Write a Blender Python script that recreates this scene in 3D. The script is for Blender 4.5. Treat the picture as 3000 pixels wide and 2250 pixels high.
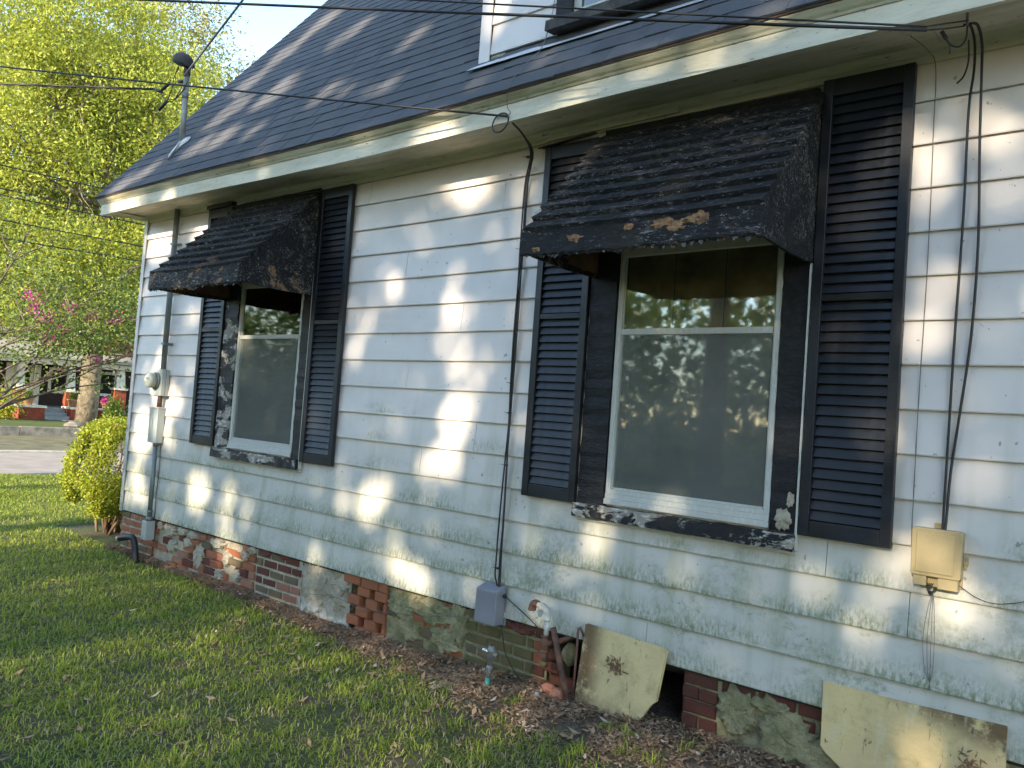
import bpy, math, random
import numpy as np
from mathutils import Vector, Matrix, noise
random.seed(7); rng = np.random.default_rng(11)
R = math.radians
for o in list(bpy.data.objects): bpy.data.objects.remove(o)
S = bpy.context.scene; COL = S.collection

# ------------------------------------------------------------------ camera, sky, sun, exposure
cam = bpy.data.cameras.new("camera"); co = bpy.data.objects.new("camera", cam); COL.objects.link(co)
co.matrix_world = Matrix(((0.76577, -0.02949, 0.64244, 8.5095), (0.63905, -0.07724, -0.76528, -3.9742),
                          (0.07219, 0.99658, -0.04031, 1.2580), (0, 0, 0, 1)))
cam.sensor_width = 36; cam.lens = 28.42; cam.clip_end = 2000; cam.clip_start = .05
S.camera = co
TX, TE = -.15, .38                                  # sunlight travels along (TX, 1, -TE)
sund = Vector((TX, 1, -TE)).normalized()
w = bpy.data.worlds.new("World"); S.world = w; w.use_nodes = True
nt = w.node_tree; nt.nodes.clear()
sk = nt.nodes.new('ShaderNodeTexSky'); sk.sky_type = 'NISHITA'; sk.sun_disc = False
sk.sun_elevation = math.asin(-sund.z); sk.sun_rotation = math.atan2(-sund.x, -sund.y)
sk.air_density = 1.0; sk.dust_density = .15; sk.ozone_density = 2.2
bg = nt.nodes.new('ShaderNodeBackground'); bg.inputs[1].default_value = .15
ow = nt.nodes.new('ShaderNodeOutputWorld'); wb = nt.nodes.new('ShaderNodeVectorMath'); wb.operation = 'MULTIPLY'; wb.inputs[1].default_value = (1.10, 1.0, .885)   # the camera's warm white balance
nt.links.new(sk.outputs[0], wb.inputs[0]); nt.links.new(wb.outputs[0], bg.inputs[0]); nt.links.new(bg.outputs[0], ow.inputs[0])
sl = bpy.data.lights.new("sun", 'SUN'); sl.energy = 2.9; sl.angle = R(.7); sl.color = (1, .84, .62)
so = bpy.data.objects.new("sun", sl); COL.objects.link(so); so.rotation_euler = sund.to_track_quat('-Z', 'Y').to_euler()
so.location = (0, -20, 20)
S.view_settings.view_transform = 'Standard'; S.view_settings.look = 'None'; S.view_settings.gamma = 1
S.view_settings.use_curve_mapping = False; S.view_settings.exposure = 2.25
S.render.engine = 'CYCLES'

# ------------------------------------------------------------------ materials
class NT:
    def __init__(s, name):
        s.m = bpy.data.materials.new(name); s.m.use_nodes = True; s.t = s.m.node_tree; s.t.nodes.clear()
        s.out = s.n('ShaderNodeOutputMaterial')
    def n(s, k, **kw):
        x = s.t.nodes.new(k)
        for a, b in kw.items():
            if a[0] == '_': setattr(x, a[1:], b)
            else:
                key = int(a[1:]) if a[0] == 'i' and a[1:].isdigit() else a.replace('_', ' ')
                s.put(x.inputs[key], b)
        return x
    def put(s, inp, b):
        if isinstance(b, bpy.types.NodeSocket): s.t.links.new(b, inp)
        elif isinstance(b, bpy.types.Node): s.t.links.new(b.outputs[0], inp)
        elif isinstance(b, tuple) and len(b) == 3 and len(inp.default_value) == 4: inp.default_value = (*b, 1)
        else: inp.default_value = b
    def co(s): return s.n('ShaderNodeTexCoord').outputs['Object']
    def map(s, scale=(1, 1, 1), loc=(0, 0, 0), src=None):
        return s.n('ShaderNodeMapping', Vector=src or s.co(), Scale=scale, Location=loc).outputs[0]
    def noise(s, scale=5, detail=4, rough=.55, vec=None, dist=0):
        return s.n('ShaderNodeTexNoise', Vector=vec or s.co(), Scale=scale, Detail=detail, Roughness=rough, Distortion=dist).outputs[0]
    def ramp(s, fac, a, b, lo=0., hi=1.):
        return s.n('ShaderNodeMapRange', _interpolation_type='SMOOTHSTEP', i0=fac, i1=a, i2=b, i3=lo, i4=hi).outputs[0]
    def math(s, op, a, b=0.): return s.n('ShaderNodeMath', _operation=op, i0=a, i1=b).outputs[0]
    def mul(s, a, b): return s.math('MULTIPLY', a, b)
    def add(s, a, b): return s.math('ADD', a, b)
    def mix(s, f, a, b):
        x = s.t.nodes.new('ShaderNodeMix'); x.data_type = 'RGBA'
        s.put(x.inputs[0], f); s.put(x.inputs[6], a); s.put(x.inputs[7], b); return x.outputs[2]
    def sep(s, v=None): return s.n('ShaderNodeSeparateXYZ', i0=v or s.co())
    def rnd(s):
        a = s.n('ShaderNodeObjectInfo').outputs['Random']; b = s.n('ShaderNodeNewGeometry').outputs['Random Per Island']
        return s.math('FRACT', s.add(s.mul(a, 7.31), b))
    def bump(s, h, dist=.01, strength=1.): return s.n('ShaderNodeBump', Height=h, Distance=dist, Strength=strength).outputs[0]
    def fin(s, col, rough=.6, metal=0., bump=None, spec=.5):
        p = s.n('ShaderNodeBsdfPrincipled', Base_Color=col, Roughness=rough, Metallic=metal)
        p.inputs['Specular IOR Level'].default_value = spec
        if bump: s.put(p.inputs['Normal'], bump)
        s.t.links.new(p.outputs[0], s.out.inputs[0]); return s.m

def simple(name, col, rough=.6, metal=0., var=.15, nscale=6, bumpd=.0, bscale=60):
    t = NT(name); n = t.noise(nscale, 5); f = t.ramp(n, .3, .7)
    c = t.mix(f, tuple(x * (1 - var) for x in col), tuple(min(1, x * (1 + var)) for x in col))
    return t.fin(c, rough, metal, t.bump(t.noise(bscale, 4), bumpd) if bumpd else None)

def m_siding():
    t = NT('white_aluminium_siding'); s = t.sep(); z = s.outputs[2]; x = s.outputs[0]
    fr = t.math('FRACT', t.mul(z, 1 / .203))
    low = t.ramp(z, 1.75, -.15)
    big = t.noise(.85, 5, .6, t.map((1, 1, 1.7)))
    grime = t.ramp(t.add(t.mul(low, .8), t.mul(big, .75)), .48, 1.05)
    streak = t.noise(9, 3, .5, t.map((1, 1, .09)))
    # algae creeping up from the butt edge of each board
    edge = t.ramp(t.add(fr, t.mul(t.noise(5, 4, .6), .5)), .98, .15)
    tuft = t.noise(60, 5, .75, t.map((1, 1, .35)))
    a1 = t.noise(.95, 5, .65, t.map((1, 1, 2.2), (3, 0, 1)))
    am = t.ramp(t.add(a1, t.mul(low, .26)), .57, .75)
    alg = t.mul(t.mul(am, edge), t.ramp(tuft, .36, .66))
    # grey-green map-like lichen patches low down
    li = t.ramp(t.noise(1.5, 6, .72, t.map((1, 1, 1.5), (9, 0, 4)), .5), .47, .60)
    lic = t.mul(t.mul(li, t.ramp(z, 1.0, .25)), t.ramp(t.noise(26, 7, .82), .40, .60))
    right = t.ramp(x, 2., 7., .35, 1.)
    base = t.mix(t.ramp(t.noise(2.5, 4), .3, .7), (.60, .55, .520), (.66, .608, .572))
    col = t.mix(t.mul(grime, .62), base, (.39, .405, .35))
    col = t.mix(t.mul(t.ramp(streak, .46, .72), t.mul(t.ramp(z, 1.9, .2), .50)), col, (.27, .29, .19))
    col = t.mix(t.mul(t.mul(lic, right), .85), col, (.22, .24, .17))
    col = t.mix(t.mul(alg, .95), col, (.115, .15, .058))
    speck = t.ramp(t.noise(33, 2, .4, t.map((1, 1, .8), (5, 5, 5))), .735, .76)
    col = t.mix(t.mul(speck, .6), col, (.12, .10, .08))
    rub = t.ramp(t.noise(1.1, 3, .5, t.map((1, 1, 3), (7, 3, 2))), .72, .80)
    col = t.mix(t.mul(rub, .25), col, (.35, .28, .25))
    h = t.add(t.mul(t.noise(1.6, 2, .4, t.map((1, 1, 2))), 1.), t.mul(t.noise(260, 2), .02))
    return t.fin(col, t.ramp(grime, 0, 1, .38, .7), 0, t.bump(h, .02, .5))

def m_eave(col=(.66, .62, .50), dirt=(.32, .28, .17), amt=.55, name='weathered_white_paint'):
    t = NT(name)
    a = t.ramp(t.noise(3.5, 6, .65, t.map((.45, 2.5, 2.5))), .38, .72)
    b = t.ramp(t.noise(26, 5, .7, t.map((.5, 1.5, 1.5))), .60, .68)
    c = t.mix(t.mul(a, amt), col, dirt); c = t.mix(t.mul(b, .75), c, (.10, .085, .06))
    return t.fin(c, .75, 0, t.bump(t.noise(40, 5, .6, t.map((.3, 1, 1))), .004))

def m_peel(name, black=.62, wood=(.25, .21, .17), white=(.5, .49, .46), sc=9., stretch=(.5, 1, 1)):
    t = NT(name)
    n = t.noise(sc, 7, .68, t.map(stretch), .6); n2 = t.noise(sc * 5, 5, .7, t.map(stretch, (4, 4, 4)))
    f = t.ramp(n, black, black + .03)
    g = t.ramp(n2, .52, .60)
    blk = t.mix(t.ramp(n2, .35, .7), (.006, .0065, .008), (.018, .018, .020))
    wd = t.mix(g, wood, white)
    col = t.mix(f, blk, wd)
    col = t.mix(t.ramp(t.noise(120, 3, .8), .70, .74), col, (.22, .21, .20))
    h = t.add(t.mul(f, -1.), t.mul(t.noise(70, 6, .75, t.map(stretch)), .8))
    return t.fin(col, t.ramp(f, 0, 1, .5, .9), 0, t.bump(h, .010, 1.), .3)

def m_awn():
    t = NT('rotting_black_painted_wood')
    n = t.noise(4.5, 8, .75, t.map((.6, 1, 1)), .5); n2 = t.noise(30, 7, .8, t.map((.22, 1, 1))); n3 = t.noise(2.6, 7, .72, t.map((.8, 1, 1), (11, 2, 7)), .8)
    col = t.mix(t.ramp(n2, .40, .62), (.004, .004, .005), (.030, .030, .034))
    col = t.mix(t.mul(t.ramp(n, .50, .60), t.ramp(n2, .47, .56)), col, (.135, .118, .105))
    low = t.ramp(t.sep().outputs[2], 2.42, 2.25)
    col = t.mix(t.mul(t.ramp(t.add(n3, t.mul(low, .095)), .665, .70), t.ramp(n2, .42, .50)), col, (.33, .19, .10))
    fl = t.noise(70, 4, .85, t.map((.30, 1, 1), (3, 3, 3)))
    col = t.mix(t.mul(t.ramp(fl, .585, .61), t.ramp(n, .40, .56)), col, (.42, .41, .39))
    col = t.mix(t.mul(t.ramp(t.noise(5, 5, .7, t.map((1, 1, 1), (2, 8, 1))), .58, .68), .5), col, (.04, .05, .02))
    h = t.add(t.mul(t.noise(20, 8, .85, t.map((.35, 1, 1))), 1.3), t.mul(t.ramp(n, .50, .53), -.2))
    return t.fin(col, t.ramp(n2, .3, .7, .55, .95), 0, t.bump(h, .028, 1.), .35)

def m_brick(name, a, b, moss=.0, light=.3):
    t = NT(name); r = t.rnd()
    col = t.mix(r, a, b)
    col = t.mix(t.mul(t.ramp(t.noise(14, 6, .7), .5, .72), light), col, (.34, .30, .25))
    col = t.mix(t.mul(t.ramp(t.noise(30, 5, .7, t.map((1, 1, 1), (3, 1, 5))), .5, .66), .45), col, tuple(x * .45 for x in a))
    if moss:
        wv = t.n('ShaderNodeNewGeometry').outputs['Position']
        col = t.mix(t.mul(t.ramp(t.noise(4, 6, .7, wv), .40, .62), moss), col, (.09, .10, .025))
    return t.fin(col, .9, 0, t.bump(t.noise(55, 6, .75), .012))

def m_mortar(name, col, moss=.3, dark=.3, mz=None):
    t = NT(name); wv = t.n('ShaderNodeNewGeometry').outputs['Position']
    c = t.mix(t.ramp(t.noise(9, 6, .7, wv), .3, .7), tuple(x * .72 for x in col), tuple(min(1, x * 1.2) for x in col))
    c = t.mix(t.mul(t.ramp(t.noise(3.2, 6, .7, wv), .45, .66), moss), c, (.10, .115, .035))
    c = t.mix(t.mul(t.ramp(t.noise(6, 6, .7, t.map((1, 1, 1), (4, 4, 4), wv)), .52, .7), dark), c, (.05, .05, .04))
    v = t.n('ShaderNodeTexVoronoi', _feature='DISTANCE_TO_EDGE', Vector=t.n('ShaderNodeVectorMath', _operation='ADD', i0=wv, i1=t.n('ShaderNodeTexNoise', Vector=wv, Scale=8.).outputs[1]).outputs[0], Scale=4.5).outputs[0]
    cr = t.ramp(v, .0, .018, 1., 0.)
    c = t.mix(t.mul(cr, .35), c, (.05, .045, .035))
    if mz: c = t.mix(t.mul(t.ramp(t.sep(wv).outputs[2], mz + .12, mz), t.ramp(t.noise(11, 4, .6, wv), .35, .6)), c, (.6, .58, .52))
    return t.fin(c, .95, 0, t.bump(t.add(t.noise(28, 7, .75), t.mul(cr, -.2)), .018))

def m_shingle():
    t = NT('asphalt_shingle'); r = t.rnd(); wv = t.n('ShaderNodeNewGeometry').outputs['Position']
    c = t.mix(r, (.052, .057, .068), (.080, .085, .097))
    c = t.mix(t.mul(t.ramp(t.noise(.8, 4, .6, wv), .4, .7), .5), c, (.085, .082, .085))
    c = t.mix(t.ramp(t.noise(900, 2, .5), .45, .6, 0, .35), c, (.15, .15, .16))
    return t.fin(c, .92, 0, t.bump(t.noise(500, 3), .003))

def m_leaf(name, a, b, trans=.35, rough=.5, c=None, thr=.9):
    t = NT(name); at = t.n('ShaderNodeAttribute', _attribute_name='tint').outputs['Fac']
    col = t.mix(at, a, b)
    if c: col = t.mix(t.ramp(at, thr, thr + .01), col, c)
    d = t.n('ShaderNodeBsdfPrincipled', Base_Color=col, Roughness=rough); d.inputs['Specular IOR Level'].default_value = .3
    tr = t.n('ShaderNodeBsdfTranslucent', Color=col)
    mx = t.n('ShaderNodeMixShader', i0=trans, i1=d.outputs[0], i2=tr.outputs[0]); t.t.links.new(mx.outputs[0], t.out.inputs[0]); return t.m

def m_glass():
    t = NT('window_glass')
    fr = t.n('ShaderNodeFresnel', IOR=1.55, Normal=t.bump(t.noise(1.6, 2, .4), .003, .4))
    f = t.add(t.mul(fr.outputs[0], 1.5), .07)
    gl = t.n('ShaderNodeBsdfGlossy', Color=(.9, .92, .9), Roughness=.028, Normal=t.bump(t.noise(1.6, 2, .4), .0022, .4))
    tr = t.n('ShaderNodeBsdfTransparent', Color=(.85, .87, .85))
    mx = t.n('ShaderNodeMixShader', i0=f, i1=tr.outputs[0], i2=gl.outputs[0]); t.t.links.new(mx.outputs[0], t.out.inputs[0]); return t.m

def m_ground():
    t = NT('lawn_soil'); wv = t.n('ShaderNodeNewGeometry').outputs['Position']
    c = t.mix(t.ramp(t.noise(2.5, 6, .7, wv), .42, .62), (.075, .10, .025), (.12, .095, .055))
    c = t.mix(t.ramp(t.noise(38, 5, .7, wv), .5, .7), c, (.05, .042, .026))
    sp_ = t.sep(wv); wdt = t.n('ShaderNodeMapRange', i0=sp_.outputs[0], i1=1., i2=7.5, i3=.05, i4=.62).outputs[0]
    edge = t.add(t.math('DIVIDE', sp_.outputs[1], wdt), t.mul(t.noise(5, 5, .7, wv), 1.3))
    bs = t.mul(t.ramp(edge, -.45, -.05), t.ramp(sp_.outputs[0], -.4, .0))
    c = t.mix(bs, c, t.mix(t.ramp(t.noise(45, 6, .75, wv), .35, .65), (.075, .055, .04), (.24, .18, .135)))
    far = t.ramp(t.sep(wv).outputs[0], -1.5, -4.5)
    c = t.mix(t.mul(far, .85), c, t.mix(t.ramp(t.noise(1.2, 6, .7, wv), .35, .65), (.060, .10, .018), (.09, .12, .025)))
    return t.fin(c, .95, 0, t.bump(t.noise(60, 6, .8, wv), .03))

def m_black(name='black_vinyl', c=(.006, .007, .009), rough=.38):
    t = NT(name); n = t.noise(7, 5, .6, t.map((1, 1, 1))); r = t.n('ShaderNodeObjectInfo').outputs['Random']
    col = t.mix(t.mul(t.ramp(n, .4, .75), .55), c, (.019, .021, .027)); col = t.mix(t.mul(r, .4), col, (.015, .018, .026))
    return t.fin(col, t.ramp(n, .3, .7, rough - .06, rough + .16), 0, t.bump(t.noise(90, 2, .5, t.map((.06, 1, 1))), .0008), .42)

def m_panel(name, edgemode):
    t = NT(name); s = t.sep(); x, z = s.outputs[0], s.outputs[2]
    c = t.mix(t.ramp(t.noise(4, 5, .6), .3, .7), (.60, .47, .23), (.50, .39, .20))
    c = t.mix(t.mul(t.ramp(t.noise(7, 7, .75, t.map((1, 1, .8), (1, 4, 2))), .48, .70), .55), c, (.27, .21, .10))
    c = t.mix(t.mul(t.ramp(z, -.20, -.38), t.ramp(t.noise(14, 6, .75), .35, .6)), c, (.12, .09, .055))
    sp = t.mul(t.ramp(t.noise(16, 4, .6, t.map((2.4, 1, .7), (2, 0, 1)), .6), .635, .675), t.ramp(t.noise(2.2, 3, .5), .35, .5))
    c = t.mix(t.mul(sp, .85), c, (.10, .08, .07))
    if edgemode == 1: e = t.mul(t.ramp(t.sep().outputs[0], 6.08, 5.94), t.ramp(t.noise(10, 6, .75), .34, .50)); 
    else: e = t.mul(t.ramp(t.add(z, t.mul(x, .28)), 2.19, 2.32), t.ramp(t.noise(9, 6, .75), .34, .52))
    c = t.mix(t.mul(e, .9), c, (.085, .045, .02))
    if edgemode == 2: c = t.mix(t.mul(t.ramp(t.noise(7, 3, .4, t.map((3.2, 1, .5), (5, 0, 3))), .60, .64), .35), c, (.55, .50, .33))
    return t.fin(c, .55, 0, t.bump(t.noise(35, 5), .003))

def m_screen():
    t = NT('grey_insect_screen'); d = t.n('ShaderNodeBsdfDiffuse', Color=t.mix(t.ramp(t.noise(2.5, 4), .3, .7), (.24, .255, .24), (.34, .35, .33)))
    tr = t.n('ShaderNodeBsdfTransparent', Color=(1, 1, 1)); mx = t.n('ShaderNodeMixShader', i0=.20, i1=tr.outputs[0], i2=d.outputs[0]); t.t.links.new(mx.outputs[0], t.out.inputs[0]); return t.m
M = dict(
    siding=m_siding(), eave=m_eave(), soffit=m_eave((.66, .61, .49), (.30, .26, .15), .7, 'mildewed_soffit_paint'),
    crown=m_eave((.52, .49, .37), (.22, .20, .10), .7, 'olive_crown_paint'), frieze=m_eave((.62, .59, .45), (.30, .29, .14), .55, 'cream_trim_paint'),  # crown paint: darker, more olive base and blotches than the fascia
    peel=m_peel('peeling_black_paint', .69), peel2=m_peel('badly_peeling_black_paint', .50, (.30, .27, .23), (.55, .54, .51), 8), awn=m_awn(),
    awnin=simple('bare_brown_boards', (.11, .06, .03), .8, var=.4, bumpd=.004), black=m_black(), blackgloss=m_black('black_painted_metal', (.008, .008, .009), .45),
    alu=m_peel('oxidised_white_aluminium', .0, (.50, .50, .46), (.56, .56, .53), 14, (1, 1, .3)), glass=m_glass(),
    shingle=m_shingle(), flash=simple('white_flashing', (.62, .63, .66), .4, .3, bumpd=.01, bscale=6),
    dark=simple('dark_void', (.008, .008, .008), .9), blind=simple('brown_blind', (.62, .48, .27), .6, var=.3), blindl=simple('pale_blind_tape', (.62, .58, .45), .6),
    screen=m_screen(), sheath=simple('dark_sheathing', (.03, .027, .022), .9),
    b_or=m_brick('orange_brick', (.46, .15, .065), (.36, .12, .055), .12), b_red=m_brick('dark_red_brick', (.16, .035, .022), (.12, .032, .025), .15, .2),
    b_pink=m_brick('pinkish_brick', (.38, .14, .09), (.44, .20, .12), .12, .35), b_brown=m_brick('brown_brick', (.23, .16, .09), (.17, .12, .07), .35, .35),
    b_olive=m_brick('mossy_brick', (.16, .125, .05), (.20, .145, .06), .6, .15),
    mort=m_mortar('lime_mortar', (.46, .41, .32), .12, .15), mort2=m_mortar('mossy_mortar', (.27, .25, .15), .5, .2), parge=m_mortar('cracked_cement_parging', (.38, .34, .26), .2, .35, -.38),
    parge2=m_mortar('mossy_cement_parging', (.30, .27, .15), .7, .6), rubble=m_mortar('crumbling_mortar', (.44, .39, .30), .12, .3),
    grey=simple('grey_plastic', (.20, .205, .23), .42, var=.08), galv=simple('galvanised_steel', (.22, .225, .215), .5, .3, var=.2, nscale=12), galvd=simple('grey_conduit', (.16, .18, .18), .45, .3, var=.15),
    metal=simple('light_grey_metal', (.36, .39, .38), .45, .1, var=.08), tan=simple('tan_plastic', (.33, .26, .135), .5, var=.1), rust=simple('rusty_steel', (.10, .050, .032), .8, var=.5, nscale=14, bumpd=.004),
    whitep=simple('chipped_white_paint', (.50, .48, .43), .6, var=.25, nscale=20, bumpd=.003), teal=simple('teal_painted_steel', (.03, .25, .20), .5, var=.3, nscale=14), cable=simple('black_cable', (.012, .011, .012), .5, var=.2),
    wire=simple('thin_grey_wire', (.13, .12, .11), .5), blackpipe=simple('black_rubber_pipe', (.010, .010, .012), .45, bumpd=.003), clear=simple('clear_plastic_cap', (.55, .58, .58), .2),
    meterglass=simple('meter_glass', (.27, .30, .27), .12, var=.12), sealant=simple('white_roof_sealant', (.62, .60, .57), .6, bumpd=.006, bscale=20),
    panel1=m_panel('stained_tan_fibreglass', 1), panel2=m_panel('stained_tan_fibreglass_edge', 2), panelb=simple('fibreglass_edge', (.30, .29, .22), .7),
    stone=m_mortar('mossy_stone', (.30, .26, .15), .6, .2),
    ground=m_ground(), road=simple('sun_bleached_asphalt', (.29, .25, .215), .9, var=.12, nscale=2, bumpd=.004), verge=simple('dry_verge', (.13, .12, .065), .95, var=.35, nscale=2, bumpd=.02, bscale=30),
    concrete=simple('old_concrete', (.20, .18, .15), .9, var=.35, nscale=5, bumpd=.006), kerb=simple('pale_kerb', (.40, .37, .33), .9),
    bark=simple('oak_bark', (.155, .125, .085), .95, var=.4, nscale=7, bumpd=.03, bscale=18), bark2=simple('smooth_grey_bark', (.105, .082, .062), .85, var=.3, nscale=9), twig=simple('hedge_wood', (.13, .085, .05), .9, var=.35),
    oak=m_leaf('willow_oak_leaves', (.18, .225, .028), (.43, .455, .068), .38), oakb=m_leaf('olive_tree_leaves', (.14, .16, .035), (.30, .27, .07), .3), myr=m_leaf('crepe_myrtle_leaves', (.07, .12, .025), (.18, .24, .05), .35),
    flower=m_leaf('magenta_blossom', (.36, .03, .20), (.62, .10, .36), .3), hedge=m_leaf('privet_leaves', (.18, .24, .02), (.46, .48, .05), .35, .4, (.34, .20, .07), .93), shade=m_leaf('shade_tree_leaves', (.035, .055, .012), (.07, .095, .02), .12),
    grass=m_leaf('lawn_grass', (.185, .262, .023), (.41, .455, .08), .35, .5, (.44, .36, .22), .90), litter=m_leaf('dry_leaf_litter', (.15, .09, .05), (.46, .31, .19), .1, .8, (.58, .48, .38), .94),
    nbrick=simple('neighbour_red_brick', (.27, .055, .030), .9, var=.25, nscale=9), nwhite=simple('neighbour_white_trim', (.66, .63, .56), .6), ngrey=simple('grey_painted_steps', (.22, .24, .26), .6), nroof=simple('pale_porch_roof', (.34, .33, .32), .85),  # porch roof in one even pale grey
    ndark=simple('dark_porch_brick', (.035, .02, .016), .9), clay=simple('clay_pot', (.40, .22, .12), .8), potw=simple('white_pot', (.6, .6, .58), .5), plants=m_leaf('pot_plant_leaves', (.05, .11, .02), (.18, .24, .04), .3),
    pole=simple('creosoted_pole', (.09, .065, .045), .95, var=.3), label=simple('blue_sticker', (.02, .04, .18), .5))

# ------------------------------------------------------------------ builders
LOC = {}
def link(o): COL.objects.link(o); return o
def thing(name, label, cat, loc, group=None, kind=None):
    o = link(bpy.data.objects.new(name, None)); o.location = loc; o.empty_display_size = .1; LOC[o.name] = Vector(loc)
    return tag(o, label, cat, group, kind)
def tag(o, label=None, cat=None, group=None, kind=None):
    if label: o['label'] = label
    if cat: o['category'] = cat
    if group: o['group'] = group
    if kind: o['kind'] = kind
    return o
def wloc(p):
    return LOC.get(p.name, Vector(p.location))
def par(o, p):
    if p is not None:
        o.parent = p; o.matrix_parent_inverse = Matrix.Translation(-wloc(p))
    return o
class MB:
    def __init__(s): s.v = []; s.f = []
    def add(s, vs, fs):
        b = len(s.v); s.v += [tuple(a) for a in vs]; s.f += [tuple(b + i for i in f) for f in fs]; return s
    def box(s, x0, x1, y0, y1, z0, z1):
        return s.hexa([(x0, y0, z0), (x1, y0, z0), (x1, y1, z0), (x0, y1, z0), (x0, y0, z1), (x1, y0, z1), (x1, y1, z1), (x0, y1, z1)])
    def hexa(s, c): return s.add(c, [(0, 3, 2, 1), (4, 5, 6, 7), (0, 1, 5, 4), (1, 2, 6, 5), (2, 3, 7, 6), (3, 0, 4, 7)])
    def prism(s, pts, a, b, ax='y'):                       # polygon (u,v) extruded along an axis
        n = len(pts)
        def P(u, v, w): return (u, w, v) if ax == 'y' else ((w, u, v) if ax == 'x' else (u, v, w))
        vs = [P(u, v, a) for u, v in pts] + [P(u, v, b) for u, v in pts]
        return s.add(vs, [tuple(range(n))[::-1], tuple(range(n, 2 * n))] + [(i, (i + 1) % n, n + (i + 1) % n, n + i) for i in range(n)])
    def tube(s, pts, r, n=6):
        pts = [Vector(p) for p in pts]; rs = r if isinstance(r, (list, tuple)) else [r] * len(pts); b = len(s.v); up = None
        for i, p in enumerate(pts):
            d = (pts[min(i + 1, len(pts) - 1)] - pts[max(i - 1, 0)]); d = d.normalized() if d.length > 1e-9 else Vector((0, 0, 1))
            if up is None: up = d.orthogonal().normalized()
            up = (up - d * up.dot(d)); up = up.normalized() if up.length > 1e-6 else d.orthogonal().normalized(); q = d.cross(up)
            for k in range(n):
                a = 2 * math.pi * k / n; s.v.append(tuple(p + (up * math.cos(a) + q * math.sin(a)) * rs[i]))
        for i in range(len(pts) - 1):
            for k in range(n):
                k2 = (k + 1) % n; s.f.append((b + i * n + k, b + i * n + k2, b + (i + 1) * n + k2, b + (i + 1) * n + k))
        s.f.append(tuple(b + k for k in range(n))[::-1]); s.f.append(tuple(b + (len(pts) - 1) * n + k for k in range(n))); return s
    def mesh(s, name):
        m = bpy.data.meshes.new(name); m.from_pydata(s.v, [], s.f); m.update(); return m
    def fin(s, name, mat, parent=None, smooth=False, bevel=0., kind=None):
        m = s.mesh(name)
        m.materials.append(M[mat] if isinstance(mat, str) else mat)
        if smooth: m.polygons.foreach_set('use_smooth', [True] * len(m.polygons))
        o = link(bpy.data.objects.new(name, m)); par(o, parent)
        if bevel:
            b = o.modifiers.new('bevel', 'BEVEL'); b.width = bevel; b.segments = 2; b.limit_method = 'ANGLE'
        if kind: o['kind'] = kind
        return o
def inst(name, mesh, loc, rot=(0, 0, 0), scale=(1, 1, 1), parent=None):
    o = bpy.data.objects.new(name, mesh); o.location = loc; o.rotation_euler = rot; o.scale = scale; link(o); return par(o, parent)
def smoothpath(pts, k=6):
    pts = [Vector(p) for p in pts]; out = []
    for i in range(len(pts) - 1):
        p0, p1, p2, p3 = pts[max(i - 1, 0)], pts[i], pts[i + 1], pts[min(i + 2, len(pts) - 1)]
        for j in range(k):
            t = j / k
            out.append(.5 * ((2 * p1) + (p2 - p0) * t + (2 * p0 - 5 * p1 + 4 * p2 - p3) * t * t + (3 * p1 - p0 - 3 * p2 + p3) * t ** 3))
    out.append(pts[-1]); return out
def sagline(a, b, sag, k=24):
    a, b = Vector(a), Vector(b)
    return [a.lerp(b, i / k) - Vector((0, 0, sag * 4 * (i / k) * (1 - i / k))) for i in range(k + 1)]
def nz(x, y, z, s=1.): return noise.noise(Vector((x * s, y * s, z * s)))
def quads(name, C, U, V, tint, mat, parent=None, fold=.25, tri=False, kind=None):
    """many small leaves: centre C, half-length U, half-width V (N,3) -> one mesh of kite shaped leaves"""
    N = len(C); W = np.cross(U, V); W /= np.maximum(np.linalg.norm(W, axis=1, keepdims=True), 1e-9)
    hw = np.linalg.norm(V, axis=1, keepdims=True)
    vs = np.stack([C - U, C + V * 1. + W * hw * fold - U * .1, C + U, C - V * 1. + W * hw * fold - U * .1], 1).reshape(-1, 3)
    m = bpy.data.meshes.new(name); m.vertices.add(4 * N); m.vertices.foreach_set('co', vs.astype(np.float32).ravel())
    m.loops.add(4 * N); m.loops.foreach_set('vertex_index', np.arange(4 * N, dtype=np.int32))
    m.polygons.add(N); m.polygons.foreach_set('loop_start', np.arange(0, 4 * N, 4, dtype=np.int32))
    m.update(calc_edges=True)
    a = m.attributes.new('tint', 'FLOAT', 'POINT'); a.data.foreach_set('value', np.repeat(tint, 4).astype(np.float32))
    m.materials.append(M[mat]); o = link(bpy.data.objects.new(name, m)); par(o, parent)
    if kind: o['kind'] = kind
    return o
def rdir(n):
    d = rng.normal(size=(n, 3)); return d / np.linalg.norm(d, axis=1, keepdims=True)
def leaves(name, C, L, Wd, mat, parent=None, droop=0., tintscale=.7, kind=None, flat=0.):
    n = len(C); U = rdir(n); U[:, 2] -= droop; U /= np.linalg.norm(U, axis=1, keepdims=True)
    Nn = rdir(n); Nn[:, 2] += flat; V = np.cross(U, Nn); V /= np.maximum(np.linalg.norm(V, axis=1, keepdims=True), 1e-6)
    s = rng.uniform(.7, 1.25, (n, 1))
    t = np.clip(.5 + .22 * rng.normal(size=n), 0, 1)
    return quads(name, C, U * L * s / 2, V * Wd * s / 2, t, mat, parent, kind=kind)

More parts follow.
